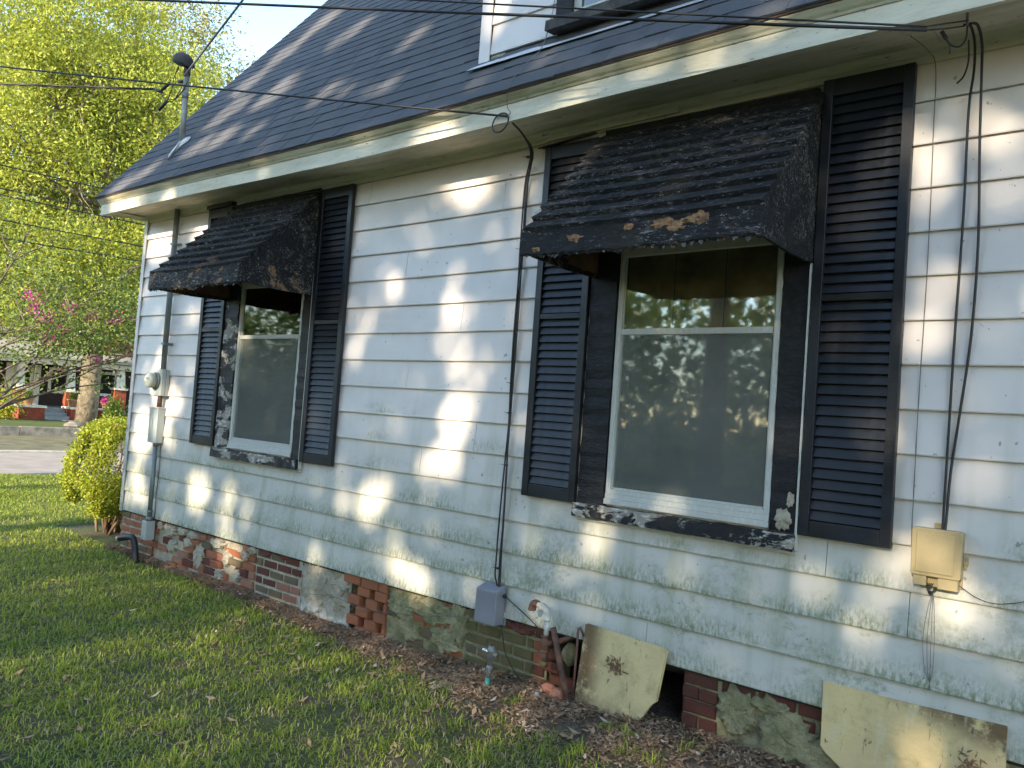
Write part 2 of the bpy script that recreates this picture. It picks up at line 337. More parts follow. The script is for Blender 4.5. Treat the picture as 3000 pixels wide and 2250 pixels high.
# ------------------------------------------------------------------ ground
def gz(x, y):
    a = min(max((x - 3.5) / 3., 0), 1); a = a * a * (3 - 2 * a)
    b = math.exp(-(y / 1.1) ** 2) if y < 0 else 1
    return -.425 + .105 * a * b + .012 * nz(x, y, 0, 1.3) + (.004 + .010 * max(0, b - .5)) * nz(x, y, 3, 7)
def sheet(name, xs, ys, zf, mat):
    mb = MB(); nx, ny = len(xs), len(ys)
    for x in xs:
        for y in ys: mb.v.append((x, y, zf(x, y)))
    for i in range(nx - 1):
        for j in range(ny - 1): mb.f.append((i * ny + j, (i + 1) * ny + j, (i + 1) * ny + j + 1, i * ny + j + 1))
    return tag(mb.fin(name, mat, None, True), kind='structure')
sheet('ground', [-600, 600], [-600, 600], lambda x, y: -.75, 'ground')
sheet('lawn', list(np.arange(-7.7, -.5, .24)) + list(np.arange(-.5, 12.05, .07)), sorted(set([-80, -50, -30, -20, -15, -12, -10, -8, -7, -6] + list(np.arange(-5, -1.2, .12)) + list(np.arange(-1.2, .31, .06)) + list(np.arange(.42, 1.3, .12)) + [1.5, 2, 3, 4, 6, 8, 12, 20, 40, 80])),
      lambda x, y: gz(x, y), 'ground')
sheet('road', [-13, -7.68], list(range(-80, 81, 8)), lambda x, y: -.455, 'road')
sheet('verge', [-19.3, -16, -13], list(range(-80, 81, 4)), lambda x, y: -.43 + .02 * nz(x, y, 1, .5), 'verge')
kb = MB().box(-13.06, -12.92, -80, 80, -.6, -.40); tag(kb.fin('kerb', 'kerb', bevel=.02), kind='structure')
sheet('front_yard', [-80, -40, -30, -26, -22, -19.45], [-80, -20, 0, 4, 8, 12, 20, 80], lambda x, y: -.15, 'ground')
rw = thing('retaining_wall', 'low mossy concrete wall across the road at the edge of the front yard', 'wall', (-19.4, 5, -.45))
for k in range(14):
    MB().box(-19.5, -19.28, -16 + k * 2.4, -13.612 + k * 2.4, -.6, -.155 + .01 * (k % 2)).fin('wall_section', 'concrete', rw, bevel=.015)
MB().box(-25, -19.5, 9.0, 10.1, -.2, -.132).fin('front_walk', 'kerb')['kind'] = 'structure'


# ------------------------------------------------------------------ the house
EX = .203
def sag(x, z): return -.030 * max(0, z / 2.6) * math.exp(-((x - 4.1) / 1.9) ** 2)
house = thing('house', 'old white clapboard house with steep dark roof, black shutters and crumbling brick base', 'house', (5, 3, -.42))
XE = 11.6
seams = {0: [2.51, 6.27, 9.8], 1: [5.04, 8.9], 2: [3.9, 7.58, 10.2], 3: [5.24, 7.21, 9.4], 4: [4.4, 8.6], 5: [4.9], 6: [9.1], 7: [4.2], 8: [10], 9: [4.7], 10: [8.8], 11: [4.1], 12: [9.5], 13: [5.0, 8.4], 14: [3.63, 8.9]}
for k in range(15):
    z0 = k * EX; z1 = z0 + EX
    cuts = [.0] + seams[k] + [XE]; iv = []
    holes = [(1.90, 2.93), (5.92, 6.95)] if 4 <= k <= 10 else []
    for a, b in zip(cuts[:-1], cuts[1:]):
        segs = [(a, b)]
        for h0, h1 in holes:
            ns = []
            for p, q in segs:
                if q <= h0 or p >= h1: ns.append((p, q))
                else:
                    if p < h0: ns.append((p, h0))
                    if q > h1: ns.append((h1, q))
            segs = ns
        iv += segs
    for a, b in iv:
        a2, b2 = a + .0015, b - .0015; n = max(2, int((b2 - a2) / .25)); mb = MB()
        off = random.uniform(-.0012, .0012)
        for i in range(n + 1):
            x = a2 + (b2 - a2) * i / n; wv = .0016 * nz(x, k * 3.1, 0, 1.4) + off
            s0 = sag(x, z0); s1 = sag(x, z1)
            for (y, z, s_) in ((.004, z0 + .020, s0), (-.0195 + wv, z0, s0), (-.0215 + wv, z0 + .006, s0), (-.0125 + wv, z0 + .10, s0), (-.0035 + wv * .5, z1 + .012, s1), (.004, z1 + .012, s1)):
                mb.v.append((x, y, min(z, 3.03) + s_ + (.0015 * nz(x, k, 5, 2) if z < z0 + .05 else 0)))
        for i in range(n):
            for j in range(5): mb.f.append((i * 6 + j, (i + 1) * 6 + j, (i + 1) * 6 + j + 1, i * 6 + j + 1))
        mb.f.append(tuple(range(6))); mb.f.append(tuple(n * 6 + j for j in range(6))[::-1])
        mb.fin('siding_board', 'siding', house)
# corner post and walls behind the boards
MB().prism([(-.028, -.03), (.028, -.03), (.028, -.022), (-.02, -.022), (-.02, .05), (-.028, .05)], -.01, 3.06, 'z').fin('corner_post', 'siding', house)
wl = MB()
for a, b, c, d in ((.006, 1.90, -.02, 3.4), (2.93, 5.92, -.02, 3.4), (6.95, XE, -.02, 3.4), (1.90, 2.93, -.02, .76), (5.92, 6.95, -.02, .76), (1.90, 2.93, 2.36, 3.4), (5.92, 6.95, 2.36, 3.4)):
    wl.box(a, b, .006, .12, c, d)
wl.box(-.005, .10, .125, 8, -.02, 3.3); wl.prism([(.12, 3.3), (7.88, 3.3), (4, 8.1)], -.005, .1, 'x'); wl.box(XE - .1, XE, .125, 8, -.02, 3.3); wl.prism([(.12, 3.3), (7.88, 3.3), (4, 8.1)], XE - .1, XE, 'x')
wl.box(.1, XE - .1, 7.9, 8, -.02, 3.3); wl.box(.1, XE - .1, .125, 7.9, -.08, -.03); wl.box(.1, XE - .1, .125, 7.9, 3.12, 3.2)
wl.fin('wall', 'sheath', house)
# far side clapboards seen from a step to the left
gs = MB()
for k in range(16): gs.hexa([(-.022, .055, k * EX), (-.008, .055, k * EX), (-.008, 7.95, k * EX), (-.022, 7.95, k * EX), (-.010, .055, (k + 1) * EX), (-.007, .055, (k + 1) * EX), (-.007, 7.95, (k + 1) * EX), (-.010, 7.95, (k + 1) * EX)])
gs.fin('gable_siding', 'siding', house)
# eaves: frieze, soffit, fascia, crown - each in lengths
def run(name, mat, prof, x0, x1, seg=.3, jit=.001):
    n = max(1, int((x1 - x0) / seg)); mb = MB(); m = len(prof)
    for i in range(n + 1):
        x = x0 + (x1 - x0) * i / n
        for y, z in prof: mb.v.append((x, y + jit * nz(x, z, y, 2), z + sag(x, 2.9) + jit * 2 * nz(x, z, y + 4, 1.2)))
    for i in range(n):
        for j in range(m): mb.f.append((i * m + j, (i + 1) * m + j, (i + 1) * m + (j + 1) % m, i * m + (j + 1) % m))
    mb.f.append(tuple(range(m))); mb.f.append(tuple(n * m + j for j in range(m))[::-1])
    return mb.fin(name, mat, house)
run('frieze_board', 'frieze', [(0, 3.02), (-.022, 3.02), (-.022, 3.05), (-.032, 3.055), (-.032, 3.075), (-.05, 3.092), (0, 3.092)], 0.03, XE)
run('frieze_board', 'frieze', [(-.033, 3.028), (-.045, 3.028), (-.045, 3.062), (-.033, 3.062)], 5.35, 6.28)
for a, b in ((-.2, 3.4), (3.402, 7.6), (7.602, XE + .2)): run('soffit_board', 'soffit', [(0.0, 3.094), (-.385, 3.070), (-.385, 3.09), (0, 3.115)], a, b)
for a, b in ((-.22, 4.3), (4.302, 9.1), (9.102, XE + .22)): run('fascia_board', 'eave', [(-.386, 3.036), (-.412, 3.036), (-.412, 3.142), (-.386, 3.142)], a, b, .2, .002)
for a, b in ((-.235, 5.2), (5.202, XE + .23)): run('crown_moulding', 'crown', [(-.386, 3.1435), (-.418, 3.1435), (-.424, 3.155), (-.436, 3.165), (-.452, 3.185), (-.456, 3.199), (-.386, 3.26)], a, b, .2, .002)
# roof
SL = 1.24; ang = math.atan(SL); cs, sn = math.cos(ang), math.sin(ang); RY, RZ = -.468, 3.203
X0R = -.27
def roofp(x, s, n=0): return (x, RY + s * cs - n * sn, RZ + s * sn + n * cs + sag(x, 2.9) * max(0, 1 - s / 2.5))
Lr = (4 - RY) / cs
mb = MB()
for sx0, sx1 in ((X0R, XE + .27),):
    nn = 40
    for i in range(nn + 1):
        x = sx0 + (sx1 - sx0) * i / nn
        for s in (0, .8, 1.6, 2.5, Lr): mb.v.append(roofp(x, s, -.002))
        for s in (Lr, 2.5, 1.6, .8, 0): mb.v.append(roofp(x, s, -.03))
    for i in range(nn):
        for j in range(10): mb.f.append((i * 10 + j, (i + 1) * 10 + j, (i + 1) * 10 + (j + 1) % 10, i * 10 + (j + 1) % 10))
    mb.f.append(tuple(range(10))); mb.f.append(tuple(nn * 10 + j for j in range(10))[::-1])
roof = mb.fin('roof', 'shingle', house)
MB().hexa([(X0R, 4, RZ + Lr * sn - .03), (XE + .27, 4, RZ + Lr * sn - .03), (XE + .27, 8.47, RZ), (X0R, 8.47, RZ), (X0R, 4, RZ + Lr * sn), (XE + .27, 4, RZ + Lr * sn), (XE + .27, 8.47, RZ + .03), (X0R, 8.47, RZ + .03)]).fin('rear_roof', 'shingle', house)
# rake board and eave return on the far corner
rb = MB(); a = roofp(X0R + .02, .05, -.03); b = roofp(X0R + .02, Lr, -.03); a2 = roofp(X0R + .02, .05, -.13); b2 = roofp(X0R + .02, Lr, -.13)
rb.hexa([a2, (a2[0] + .022, *a2[1:]), (b2[0] + .022, *b2[1:]), b2, a, (a[0] + .022, *a[1:]), (b[0] + .022, *b[1:]), b]); rb.fin('rake_board', 'eave', house)
MB().prism([(-.384, 3.04), (-.41, 3.15), (-.44, 3.19), (-.30, 3.36), (.02, 3.77), (.02, 3.09)], X0R + .045, X0R + .065, 'x').fin('eave_return', 'soffit', house)
MB().hexa([(X0R + .066, -.384, 3.071), (-.002, -.384, 3.071), (-.002, 8, 3.071), (X0R + .066, 8, 3.071), (X0R + .066, -.384, 3.068), (-.002, -.384, 3.068), (-.002, 8, 3.068), (X0R + .066, 8, 3.068)]).fin('gable_soffit', 'soffit', house)
# dormer footprint on the roof
DX0, DX1, DY = 4.81, 8.9, -.12
def in_dormer(x, s):
    y = RY + s * cs
    return DX0 + .02 < x < DX1 - .02 and y > DY + .06
EXS = .155; TW = .333
tabs = []
for c in range(int(Lr / EXS)):
    off = (c % 3) * TW / 3 + (.04 if c % 2 else 0); x = X0R - .012 - off
    while x < XE + .26:
        xa = max(x, X0R - .012 + random.uniform(-.006, .006)); xb = min(x + TW - .006, XE + .28)
        if xb - xa > .03 and not in_dormer((xa + xb) / 2, c * EXS + .05): tabs.append((xa, xb, c))
        x += TW
def tabdist(t): return (Vector(roofp((t[0] + t[1]) / 2, t[2] * EXS)) - co.location).length
def inview(t):
    p = co.matrix_world.inverted() @ Vector(roofp((t[0] + t[1]) / 2, t[2] * EXS)); 
    return p.z < 0 and abs(p.x / p.z) < .66 and abs(p.y / p.z) < .50
tabs.sort(key=lambda t: (not inview(t), tabdist(t)))
tmesh = []
for v in range(5):
    r_ = random.Random(v); hs = [r_.uniform(.0, .004) for _ in range(4)]; cl = r_.uniform(-.002, .002)
    m = MB(); n = 3
    for i in range(n + 1):
        xx = i / n; j = hs[i]; m.v += [(xx, cl * i + r_.uniform(-.002, .002), .000), (xx, cl * i, .008 + j), (xx, .20, .003), (xx, .20, .000)]
    for i in range(n):
        for j in range(4): m.f.append((i * 4 + j, i * 4 + (j + 1) % 4, (i + 1) * 4 + (j + 1) % 4, (i + 1) * 4 + j))
    m.f.append((3, 2, 1, 0)); m.f.append(tuple(n * 4 + j for j in range(4)))
    me = m.mesh('shingle'); me.materials.append(M['shingle']); tmesh.append((me, m))
rest = MB()
for i, (xa, xb, c) in enumerate(tabs):
    me, m = tmesh[random.randrange(5)]; p = roofp(xa, c * EXS, .001 + .0005 * (c % 2)); dz = roofp(xb, c * EXS)[2] - roofp(xa, c * EXS)[2]
    if i < 300: inst('shingle', me, p, (ang, 0, 0), (xb - xa, 1, 1), roof)
    else: rest.add([(p[0] + vx * (xb - xa), p[1] + vy * cs - vz * sn, p[2] + vy * sn + vz * cs) for vx, vy, vz in m.v], m.f)
rest.fin('shingle_field', 'shingle', roof, kind='stuff')
# drip of old roofing felt under the first course
run('drip_edge', simple('rusty_drip_edge', (.10, .05, .03), .8), [(-.40, 3.2), (-.462, 3.192), (-.462, 3.201), (-.40, 3.262)], X0R, XE + .25, .25, .003)

# dormer -------------------------------------------------------------
dz0 = RZ + (DY - RY) * SL                 # where the roof meets the dormer face
dorm = MB(); ztop = 6.9; yback = RY + (ztop - RZ) / SL
dorm.prism([(DY + .004, 3.60), (DY + .004, ztop), (yback, ztop)], DX0 + .01, DX0 + .06, 'x'); dorm.prism([(DY + .004, 3.60), (DY + .004, ztop), (yback, ztop)], DX1 - .06, DX1 - .01, 'x')
dorm.box(DX0 + .06, 5.44, DY + .005, DY + .1, 3.6, ztop); dorm.box(6.75, DX1 - .06, DY + .005, DY + .1, 3.6, ztop); dorm.box(5.44, 6.75, DY + .25, DY + .3, 3.6, ztop)
dormer = dorm.fin('dormer', 'sheath', house)
for k in range(12):
    z0 = 3.635 + k * .203; z1 = z0 + .203
    for a, b in ((DX0 + .085, 5.44), (6.77, DX1 - .08)):
        MB().prism([(DY + .003, z0), (DY - .017, z0), (DY - .018, z0 + .008), (DY - .003, z1 + .01), (DY + .003, z1 + .01)], a, b, 'x').fin('siding_board', 'siding', dormer)
    m = MB(); ym = RY + (z0 - RZ) / SL
    if ym - DY > .05: m.box(DX0 - .006, DX0 + .009, DY + .05, ym, z0, z0 + .2); m.fin('siding_board', 'siding', dormer)
MB().prism([(DX0 - .008, DY - .028), (DX0 + .084, DY - .028), (DX0 + .084, DY - .019), (DX0, DY - .019), (DX0, DY + .05), (DX0 - .008, DY + .05)], 3.59, ztop, 'z').fin('corner_post', 'siding', dormer)
MB().box(5.44, 5.56, DY - .035, DY + .02, 3.70, ztop).fin('window_casing', 'peel', dormer); MB().box(6.64, 6.76, DY - .035, DY + .02, 3.70, ztop).fin('window_casing', 'peel', dormer)
MB().hexa([(5.42, DY - .11, 3.625), (6.80, DY - .11, 3.625), (6.80, DY + .02, 3.64), (5.42, DY + .02, 3.64), (5.42, DY - .105, 3.69), (6.80, DY - .105, 3.69), (6.80, DY + .02, 3.72), (5.42, DY + .02, 3.72)]).fin('window_sill', simple('dark_weathered_wood', (.055, .050, .045), .9, var=.4, nscale=20, bumpd=.004), dormer)
MB().box(5.56, 5.60, DY - .01, DY + .03, 3.72, ztop).fin('window_frame', 'alu', dormer); MB().box(5.60, 6.64, DY + .0, DY + .035, 3.72, 3.77).fin('window_frame', 'whitep', dormer)
MB().box(5.60, 6.64, DY + .012, DY + .018, 3.77, ztop).fin('window_glass', 'glass', dormer)
# flashing strip, bent and wavy
fl = MB(); n = 26
for i in range(n + 1):
    x = 4.78 + (DX1 + .05 - 4.78) * i / n; wv = .012 * nz(x, 0, 0, 2.2)
    for y, z in ((DY - .012, 3.585 + wv * .4 + .01), (DY - .055, 3.560 + wv), (DY - .115 + wv, 3.510 + wv * .5)): fl.v.append((x, y, z + .004))
for i in range(n):
    for j in range(2): fl.f.append((i * 3 + j, i * 3 + j + 1, (i + 1) * 3 + j + 1, (i + 1) * 3 + j))
f_ = fl.fin('flashing', 'flash', dormer); sm = f_.modifiers.new('solid', 'SOLIDIFY'); sm.thickness = .002
MB().box(4.90, 5.02, DY - .012, DY + .03, 3.585, 3.625).fin('wood_block', 'rubble', dormer)

# shutters -----------------------------------------------------------
lv = MB(); lv.hexa([(0, -.010, -.019), (1, -.010, -.019), (1, -.004, -.021), (0, -.004, -.021), (0, .006, .024), (1, .006, .024), (1, .012, .022), (0, .012, .022)])
lvm = lv.mesh('louver'); lvm.materials.append(M['black'])
def shutter(x0, x1, z0, z1, mid, label, tilt=0.):
    y0 = -.022
    s = MB().box(x0 + .045, x1 - .045, y0 - .004, y0, z0 + .05, z1 - .05).fin('shutter', 'dark', house, bevel=0)
    if label: s['label'] = label
    f = .048
    for a, b in ((x0, x0 + f), (x1 - f, x1)): MB().box(a, b, y0 - .034, y0 - .001, z0, z1).fin('stile', 'black', s, bevel=.003)
    for a, b in ((z0, z0 + .075), (mid - .017, mid + .017), (z1 - .085, z1)): MB().box(x0 + f + .0005, x1 - f - .0005, y0 - .031, y0 - .001, a, b).fin('rail', 'black', s, bevel=.003)
    for a, b in ((z0 + .075, mid - .017), (mid + .017, z1 - .085)):
        n = round((b - a) / .0495)
        for i in range(n):
            inst('louver', lvm, (x0 + f, y0 - .016, a + (i + .5) * (b - a) / n), (random.uniform(-.03, .03), 0, 0), (x1 - x0 - 2 * f, 1, 1), s)
    return s
shutter(1.31, 1.72, .795, 3.005, 1.86, 'left shutter of the far window, partly behind the awning')
shutter(3.045, 3.46, .775, 2.985, 1.90, 'right shutter of the far window')
shutter(5.355, 5.755, .78, 2.965, 1.89, 'left shutter of the near window, partly behind the awning')
shutter(7.082, 7.50, .79, 3.02, 1.94, 'right shutter of the near window, fully in view')
MB().hexa([(5.31, -.075, 2.955), (5.72, -.075, 2.985), (5.72, -.02, 3.0), (5.31, -.02, 2.97), (5.31, -.075, 2.963), (5.72, -.075, 2.993), (5.72, -.02, 3.008), (5.31, -.02, 2.978)]).fin('shutter_cap', 'blackgloss', house)
MB().box(1.30, 1.73, -.075, -.02, 3.006, 3.045).fin('shutter_cap', 'blackgloss', house)

# windows ------------------------------------------------------------
def ragged(mb, x0, x1, y0, y1, z0, z1, along='z', n=26, j=.006, seed=0):
    """a board whose long edges are eaten away"""
    for i in range(n + 1):
        t = i / n
        if along == 'z':
            z = z0 + (z1 - z0) * t; a = x0 + j * abs(nz(x0 * 9, z, seed, 14)); b = x1 - j * abs(nz(x1 * 9, z, seed + 3, 14)); yy = y0 + j * .9 * nz(x0, z, seed + 6, 16)
            mb.v += [(a, y1, z), (a, yy, z), (b, yy + j * .4 * nz(x1, z, 2, 20), z), (b, y1, z)]
        else:
            x = x0 + (x1 - x0) * t; a = z0 + j * abs(nz(x, z0 * 9, seed, 14)); b = z1 - j * abs(nz(x, z1 * 9, seed + 3, 14)); yy = y0 + j * .9 * nz(x, z0, seed + 6, 16)
            mb.v += [(x, y1, a), (x, yy, a), (x, yy + j * .4, b), (x, y1, b)]
    q = len(mb.v) - 4 * (n + 1)
    for i in range(n):
        for k in range(4): mb.f.append((q + i * 4 + k, q + i * 4 + (k + 1) % 4, q + (i + 1) * 4 + (k + 1) % 4, q + (i + 1) * 4 + k))
    mb.f.append((q + 3, q + 2, q + 1, q)); e = q + 4 * n; mb.f.append((e, e + 1, e + 2, e + 3)); return mb
def window(xl, xr, cl, cr, mat_l, mat_r, seed, label):
    W_ = MB().box(cl + .001, cr - .001, .0, .005, .70, 2.42).add([], []).fin('window', 'sheath', house)
    W_.data.clear_geometry()
    b = MB()                                                     # window body: deep jamb lining round the opening
    b.box(xl - .045, xl, .001, .14, .76, 2.36); b.box(xr, xr + .03, .001, .14, .76, 2.36); b.box(xl, xr, .001, .14, .76, .80); b.box(xl, xr, .001, .14, 2.32, 2.36)
    m = b.mesh('window'); m.materials.append(M['peel']); W_.data = m; W_['label'] = label
    ragged(MB(), cl, xl - .004, -.040, .0, .79, 2.40, 'z', 60, .012, seed).fin('casing', mat_l, W_)
    ragged(MB(), xr + .004, cr, -.036, .0, .79, 2.40, 'z', 60, .010, seed + 1).fin('casing', mat_r, W_)
    ragged(MB(), cl - .005, cr + .005, -.075, .0, .705, .788, 'x', 60, .011, seed + 2).fin('sill', 'peel2', W_)
    MB().box(cl - .01, cr + .01, -.040, -.018, .690, .7035).fin('sill_trim', 'alu', W_)
    ragged(MB(), cl, cr, -.036, .0, 2.401, 2.52, 'x', 20, .006, seed + 4).fin('casing', 'peel', W_)
    MB().box(cl - .014, cl - .002, -.024, -.019, .79, 2.5).fin('trim_strip', 'alu', W_); MB().box(cr + .002, cr + .012, -.05, -.019, .71, 2.3).fin('trim_strip', 'alu', W_)
    fw = .030; fr = MB()
    fr.box(xl, xl + fw, -.030, .0, .862, 2.32); fr.box(xr - fw, xr, -.030, .0, .862, 2.32); fr.box(xl + fw, xr - fw, -.030, .0, .862, .885); fr.box(xl + fw, xr - fw, -.030, .0, 2.29, 2.32)
    fr.box(xl, xr, -.045, .0, .800, .832); fr.box(xl, xr, -.034, .0, .8325, .8615)
    fr.box(xr - fw - .010, xr - fw - .001, -.018, .0, .89, 2.29); fr.box(xl + fw + .001, xl + fw + .008, -.018, .0, .89, 2.29); fr.box(xl + fw + .01, xr - fw - .012, -.018, .0, .8855, .897)
    fr.fin('frame', 'alu', W_, bevel=.002)
    MB().box(xl + fw, xr - fw - .0105, -.026, -.001, 1.775, 1.808).fin('meeting_rail', 'alu', W_, bevel=.002)
    MB().box(xl + fw, xr - fw, -.0125, -.009, 1.81, 2.29).fin('upper_pane', 'glass', W_); MB().box(xl + fw, xr - fw, -.0085, -.005, .885, 1.775).fin('lower_pane', 'glass', W_)
    MB().box(xl + fw + .009, xr - fw - .012, -.0205, -.0200, .898, 1.775).fin('insect_screen', 'screen', W_)
    n = 3; wd = (xr - xl - 2 * fw) / n
    for i in range(n):
        MB().box(xl + fw + i * wd + .006, xl + fw + (i + 1) * wd - .006, .012, .02, 1.78, 2.32).fin('blind_panel', 'blind', W_)
        if i: MB().box(xl + fw + i * wd - .004, xl + fw + i * wd + .004, .006, .011, 1.80, 2.32).fin('blind_tape', 'blindl', W_)
    MB().box(xl - .04, xr + .03, .15, .16, .76, 2.36).fin('dark_room_sheet', 'dark', W_)  # near-black sheet painted as the dark room behind the panes
    return W_
W1 = window(1.955, 2.90, 1.73, 3.03, 'peel2', 'peel', 1, 'far window with peeling black casing and grey screen')
W2 = window(5.955, 6.925, 5.765, 7.062, 'peel', 'peel', 9, 'near window with peeling black casing and brown blind')


# awnings ------------------------------------------------------------
def awning(x0, x1, x0f, x1f, zt, zf, zb, seed, label, groups):
    D = .70; n = 10; A = MB()
    # side cheeks
    A_ = None
    def cheek(xa, xb, sgn):
        m = MB(); t = .018 * sgn
        P = [(0, zt), (-D + .01, zf + .005), (-D + .01, zb + .03), (-.66, zb + .008), (-.36, zb), (-.02, zb + .01), (0, zb + .02)]
        vs = [(xa + (xb - xa) * (-y / D), y, z) for y, z in P] + [(xa + (xb - xa) * (-y / D) - t, y, z) for y, z in P]; k = len(P)
        return m.add(vs, [tuple(range(k)), tuple(range(k, 2 * k))[::-1]] + [(i, (i + 1) % k, k + (i + 1) % k, k + i) for i in range(k)])
    A_ = cheek(x1, x1f, 1).fin('awning', 'awn', house); A_['label'] = label
    cheek(x0, x0f, -1).fin('cheek', 'awn', A_)
    for i in range(n):
        s0, s1 = i / n, (i + 1) / n; m = MB(); K = 64
        for q in range(K + 1):
            t = q / K
            def P(s, nn, jj=0):
                xa = x0 + (x0f - x0) * s - .012; xb = x1 + (x1f - x1) * s + .012; x = xa + (xb - xa) * t
                y = -D * s; z = zt + (zf - zt) * s; ny, nzv = -(zt - zf), -D; L = math.hypot(ny, nzv)
                return (x, y + ny / L * nn, z - nzv / L * nn)
            j = .008 * nz(t * 7 + i, seed, i, 3) + .005 * nz(t * 40, seed, i, 1)
            dip = -.010 * math.sin(t * math.pi) * s1
            for p_ in (P(s0, .004), P(s1 + .02 + j * .9, .036 + j), P(s1 + .022 + j * .9, .006 + j * .5), P(s0, -.008)): m.v.append((p_[0], p_[1], p_[2] + dip))
        for q in range(K):
            for k in range(4): m.f.append((q * 4 + k, (q + 1) * 4 + k, (q + 1) * 4 + (k + 1) % 4, q * 4 + (k + 1) % 4))
        m.f.append((0, 1, 2, 3)); m.f.append(tuple(K * 4 + k for k in (3, 2, 1, 0)))
        m.fin('board', 'awn', A_)
    v = MB(); K = 70
    for q in range(K + 1):
        t = q / K; x = x0f - .03 + (x1f - x0f + .05) * t; r1 = .020 * abs(nz(x, seed, 0, 17)) + .012 * nz(x, seed, 4, 4) + .012 * max(0, nz(x, seed, 2, 45))
        y = -D - .02 + .008 * nz(x, seed, 9, 11)
        for yy, z in ((y + .035, zf + .03), (y - .006, zf + .005 + .006 * nz(x, 1, seed, 9)), (y - .010 + .006 * nz(x, 5, seed, 17), (zf + zb) / 2), (y - .012, zb + .012 - r1), (y + .004, zb - r1 * 1.6), (y + .022, zb + .01)): v.v.append((x, yy, z - .008 * math.sin(t * math.pi)))
    for q in range(K):
        for k in range(6): v.f.append((q * 6 + k, (q + 1) * 6 + k, (q + 1) * 6 + (k + 1) % 6, q * 6 + (k + 1) % 6))
    v.f.append(tuple(range(6))); v.f.append(tuple(K * 6 + k for k in range(6))[::-1]); v.fin('valance', 'awn', A_)
    fk = MB()                                                    # flakes of paint hanging from the edges
    for q in range(30):
        x = random.uniform(x0f, x1f); z = zb + random.uniform(-.012, .008); y = -D - .022; a = random.uniform(.006, .02); d = random.uniform(-.01, .01)
        fk.add([(x - a, y, z), (x + a * .4, y, z + .004), (x + d, y - .008, z - a * 1.2), (x - a * .5, y - .004, z - a)], [(0, 1, 2, 3)])
    for q in range(620):
        x = random.uniform(x0, x1); s = random.random(); y = -D * s - .016; z = zt + (zf - zt) * s + .028; a = random.uniform(.003, .011)
        fk.add([(x - a * 2, y, z), (x + a * 2, y + .003, z + .002), (x + a * 1.5, y - a * .8, z + .004 - a * .5), (x - a * 1.6, y - a * .7, z - a * .6)], [(0, 1, 2, 3)])
    fk.fin('paint_flakes', simple('curled_paint_flakes', (.075, .070, .066), .8, var=.6, nscale=30), A_, kind='stuff')
    MB().box(x0 + .02, x1 - .02, -.04, -.001, zt - .03, zt + .015).fin('ledger', 'blackgloss', A_)
    MB().prism([(-.004, zb + .03), (-D + .03, zb + .04), (-D + .03, zf - .03), (-.004, zt - .07)], x0 + .026, x0 + .03, 'x').fin('inner_board', 'awnin', A_)
    return A_
awning(1.74, 3.035, 1.68, 3.03, 2.995, 2.262, 2.115, 2, 'rotting black wooden awning over the far window', None)
awning(5.775, 7.075, 5.80, 7.085, 2.985, 2.245, 2.105, 5, 'rotting black wooden awning over the near window, brown rot on its lip', None)

# brick base ----------------------------------------------------------
fnd = MB().box(-.02, XE, .10, .30, -.6, -.0).box(.0, .2, .31, 8, -.6, -.0).box(XE - .2, XE, .31, 8, -.6, 0).box(.2, XE - .2, 7.8, 8, -.6, 0)
fo = MB(); 
def slab(x0, x1, z0=-.55, z1=-.004, y=.012, mat='mort'): return (x0, x1, z0, z1, y, mat)
foundation = MB().box(-.01, 3.72, .05, .26, -.6, -.0035).box(4.16, 5.60, .05, .26, -.6, -.0035).box(6.50, XE, .05, .26, -.6, -.0035).box(0, .2, .27, 8, -.6, -.004).box(XE - .2, XE, .27, 8, -.6, -.004).box(.2, XE - .2, 7.8, 8, -.6, -.004).fin('foundation', 'parge2', house)
def bed(x0, x1, y, mat, z1=-.0038, z0=-.55): 
    m = MB(); nx = max(2, int((x1 - x0) / .05)); nzz = 10
    for i in range(nx + 1):
        for j in range(nzz + 1):
            x = x0 + (x1 - x0) * i / nx; z = z0 + (z1 - z0) * j / nzz
            e = 0 if (i in (0, nx) or j in (0, nzz)) else 1
            m.v.append((x, y - .006 * e * nz(x, z, 0, 15) , z))
    for i in range(nx):
        for j in range(nzz): a = i * (nzz + 1) + j; m.f.append((a, a + nzz + 1, a + nzz + 2, a + 1))
    b = len(m.v); m.v += [(x0, .05, z0), (x1, .05, z0), (x1, .05, z1), (x0, .05, z1)]
    o = m.fin('mortar_bed', mat, foundation); return o
brm = {}
def bmesh_for(mat):
    if mat not in brm:
        L = []
        for v in range(5):
            r_ = random.Random(v * 7 + len(mat)); m = MB(); g = lambda s=.05: r_.uniform(-s, s)
            # unit brick x0..1, z0..1, y -.0 front .. with rounded front edge
            a, b = .03 + r_.random() * .03, .06 + r_.random() * .08
            fr = [(a + g(.02), -.5, b + g(.03)), (1 - a + g(.02), -.5, b + g(.03)), (1 - a + g(.02), -.5, 1 - b + g(.03)), (a + g(.02), -.5, 1 - b + g(.03))]
            mi = [(0, -.32, 0), (1, -.32, 0), (1, -.32, 1), (0, -.32, 1)]; bk = [(0, .5, 0), (1, .5, 0), (1, .5, 1), (0, .5, 1)]
            m.add(fr + mi + bk, [(0, 1, 2, 3)] + [(i, i + 4, (i + 1) % 4 + 4, (i + 1) % 4) for i in range(4)] + [(i + 4, i + 8, (i + 1) % 4 + 8, (i + 1) % 4 + 4) for i in range(4)])
            me = m.mesh('brick'); me.materials.append(M[mat]); L.append(me)
        brm[mat] = L
    return random.choice(brm[mat])
nbr = [0]
def brick(x, z, L, H, mat, y=0., dy=0., rot=0.):
    nbr[0] += 1
    D = .055
    return inst('brick', bmesh_for(mat), (x, y + D * .5 + dy, z), (0, rot, 0), (L, D, H), foundation)
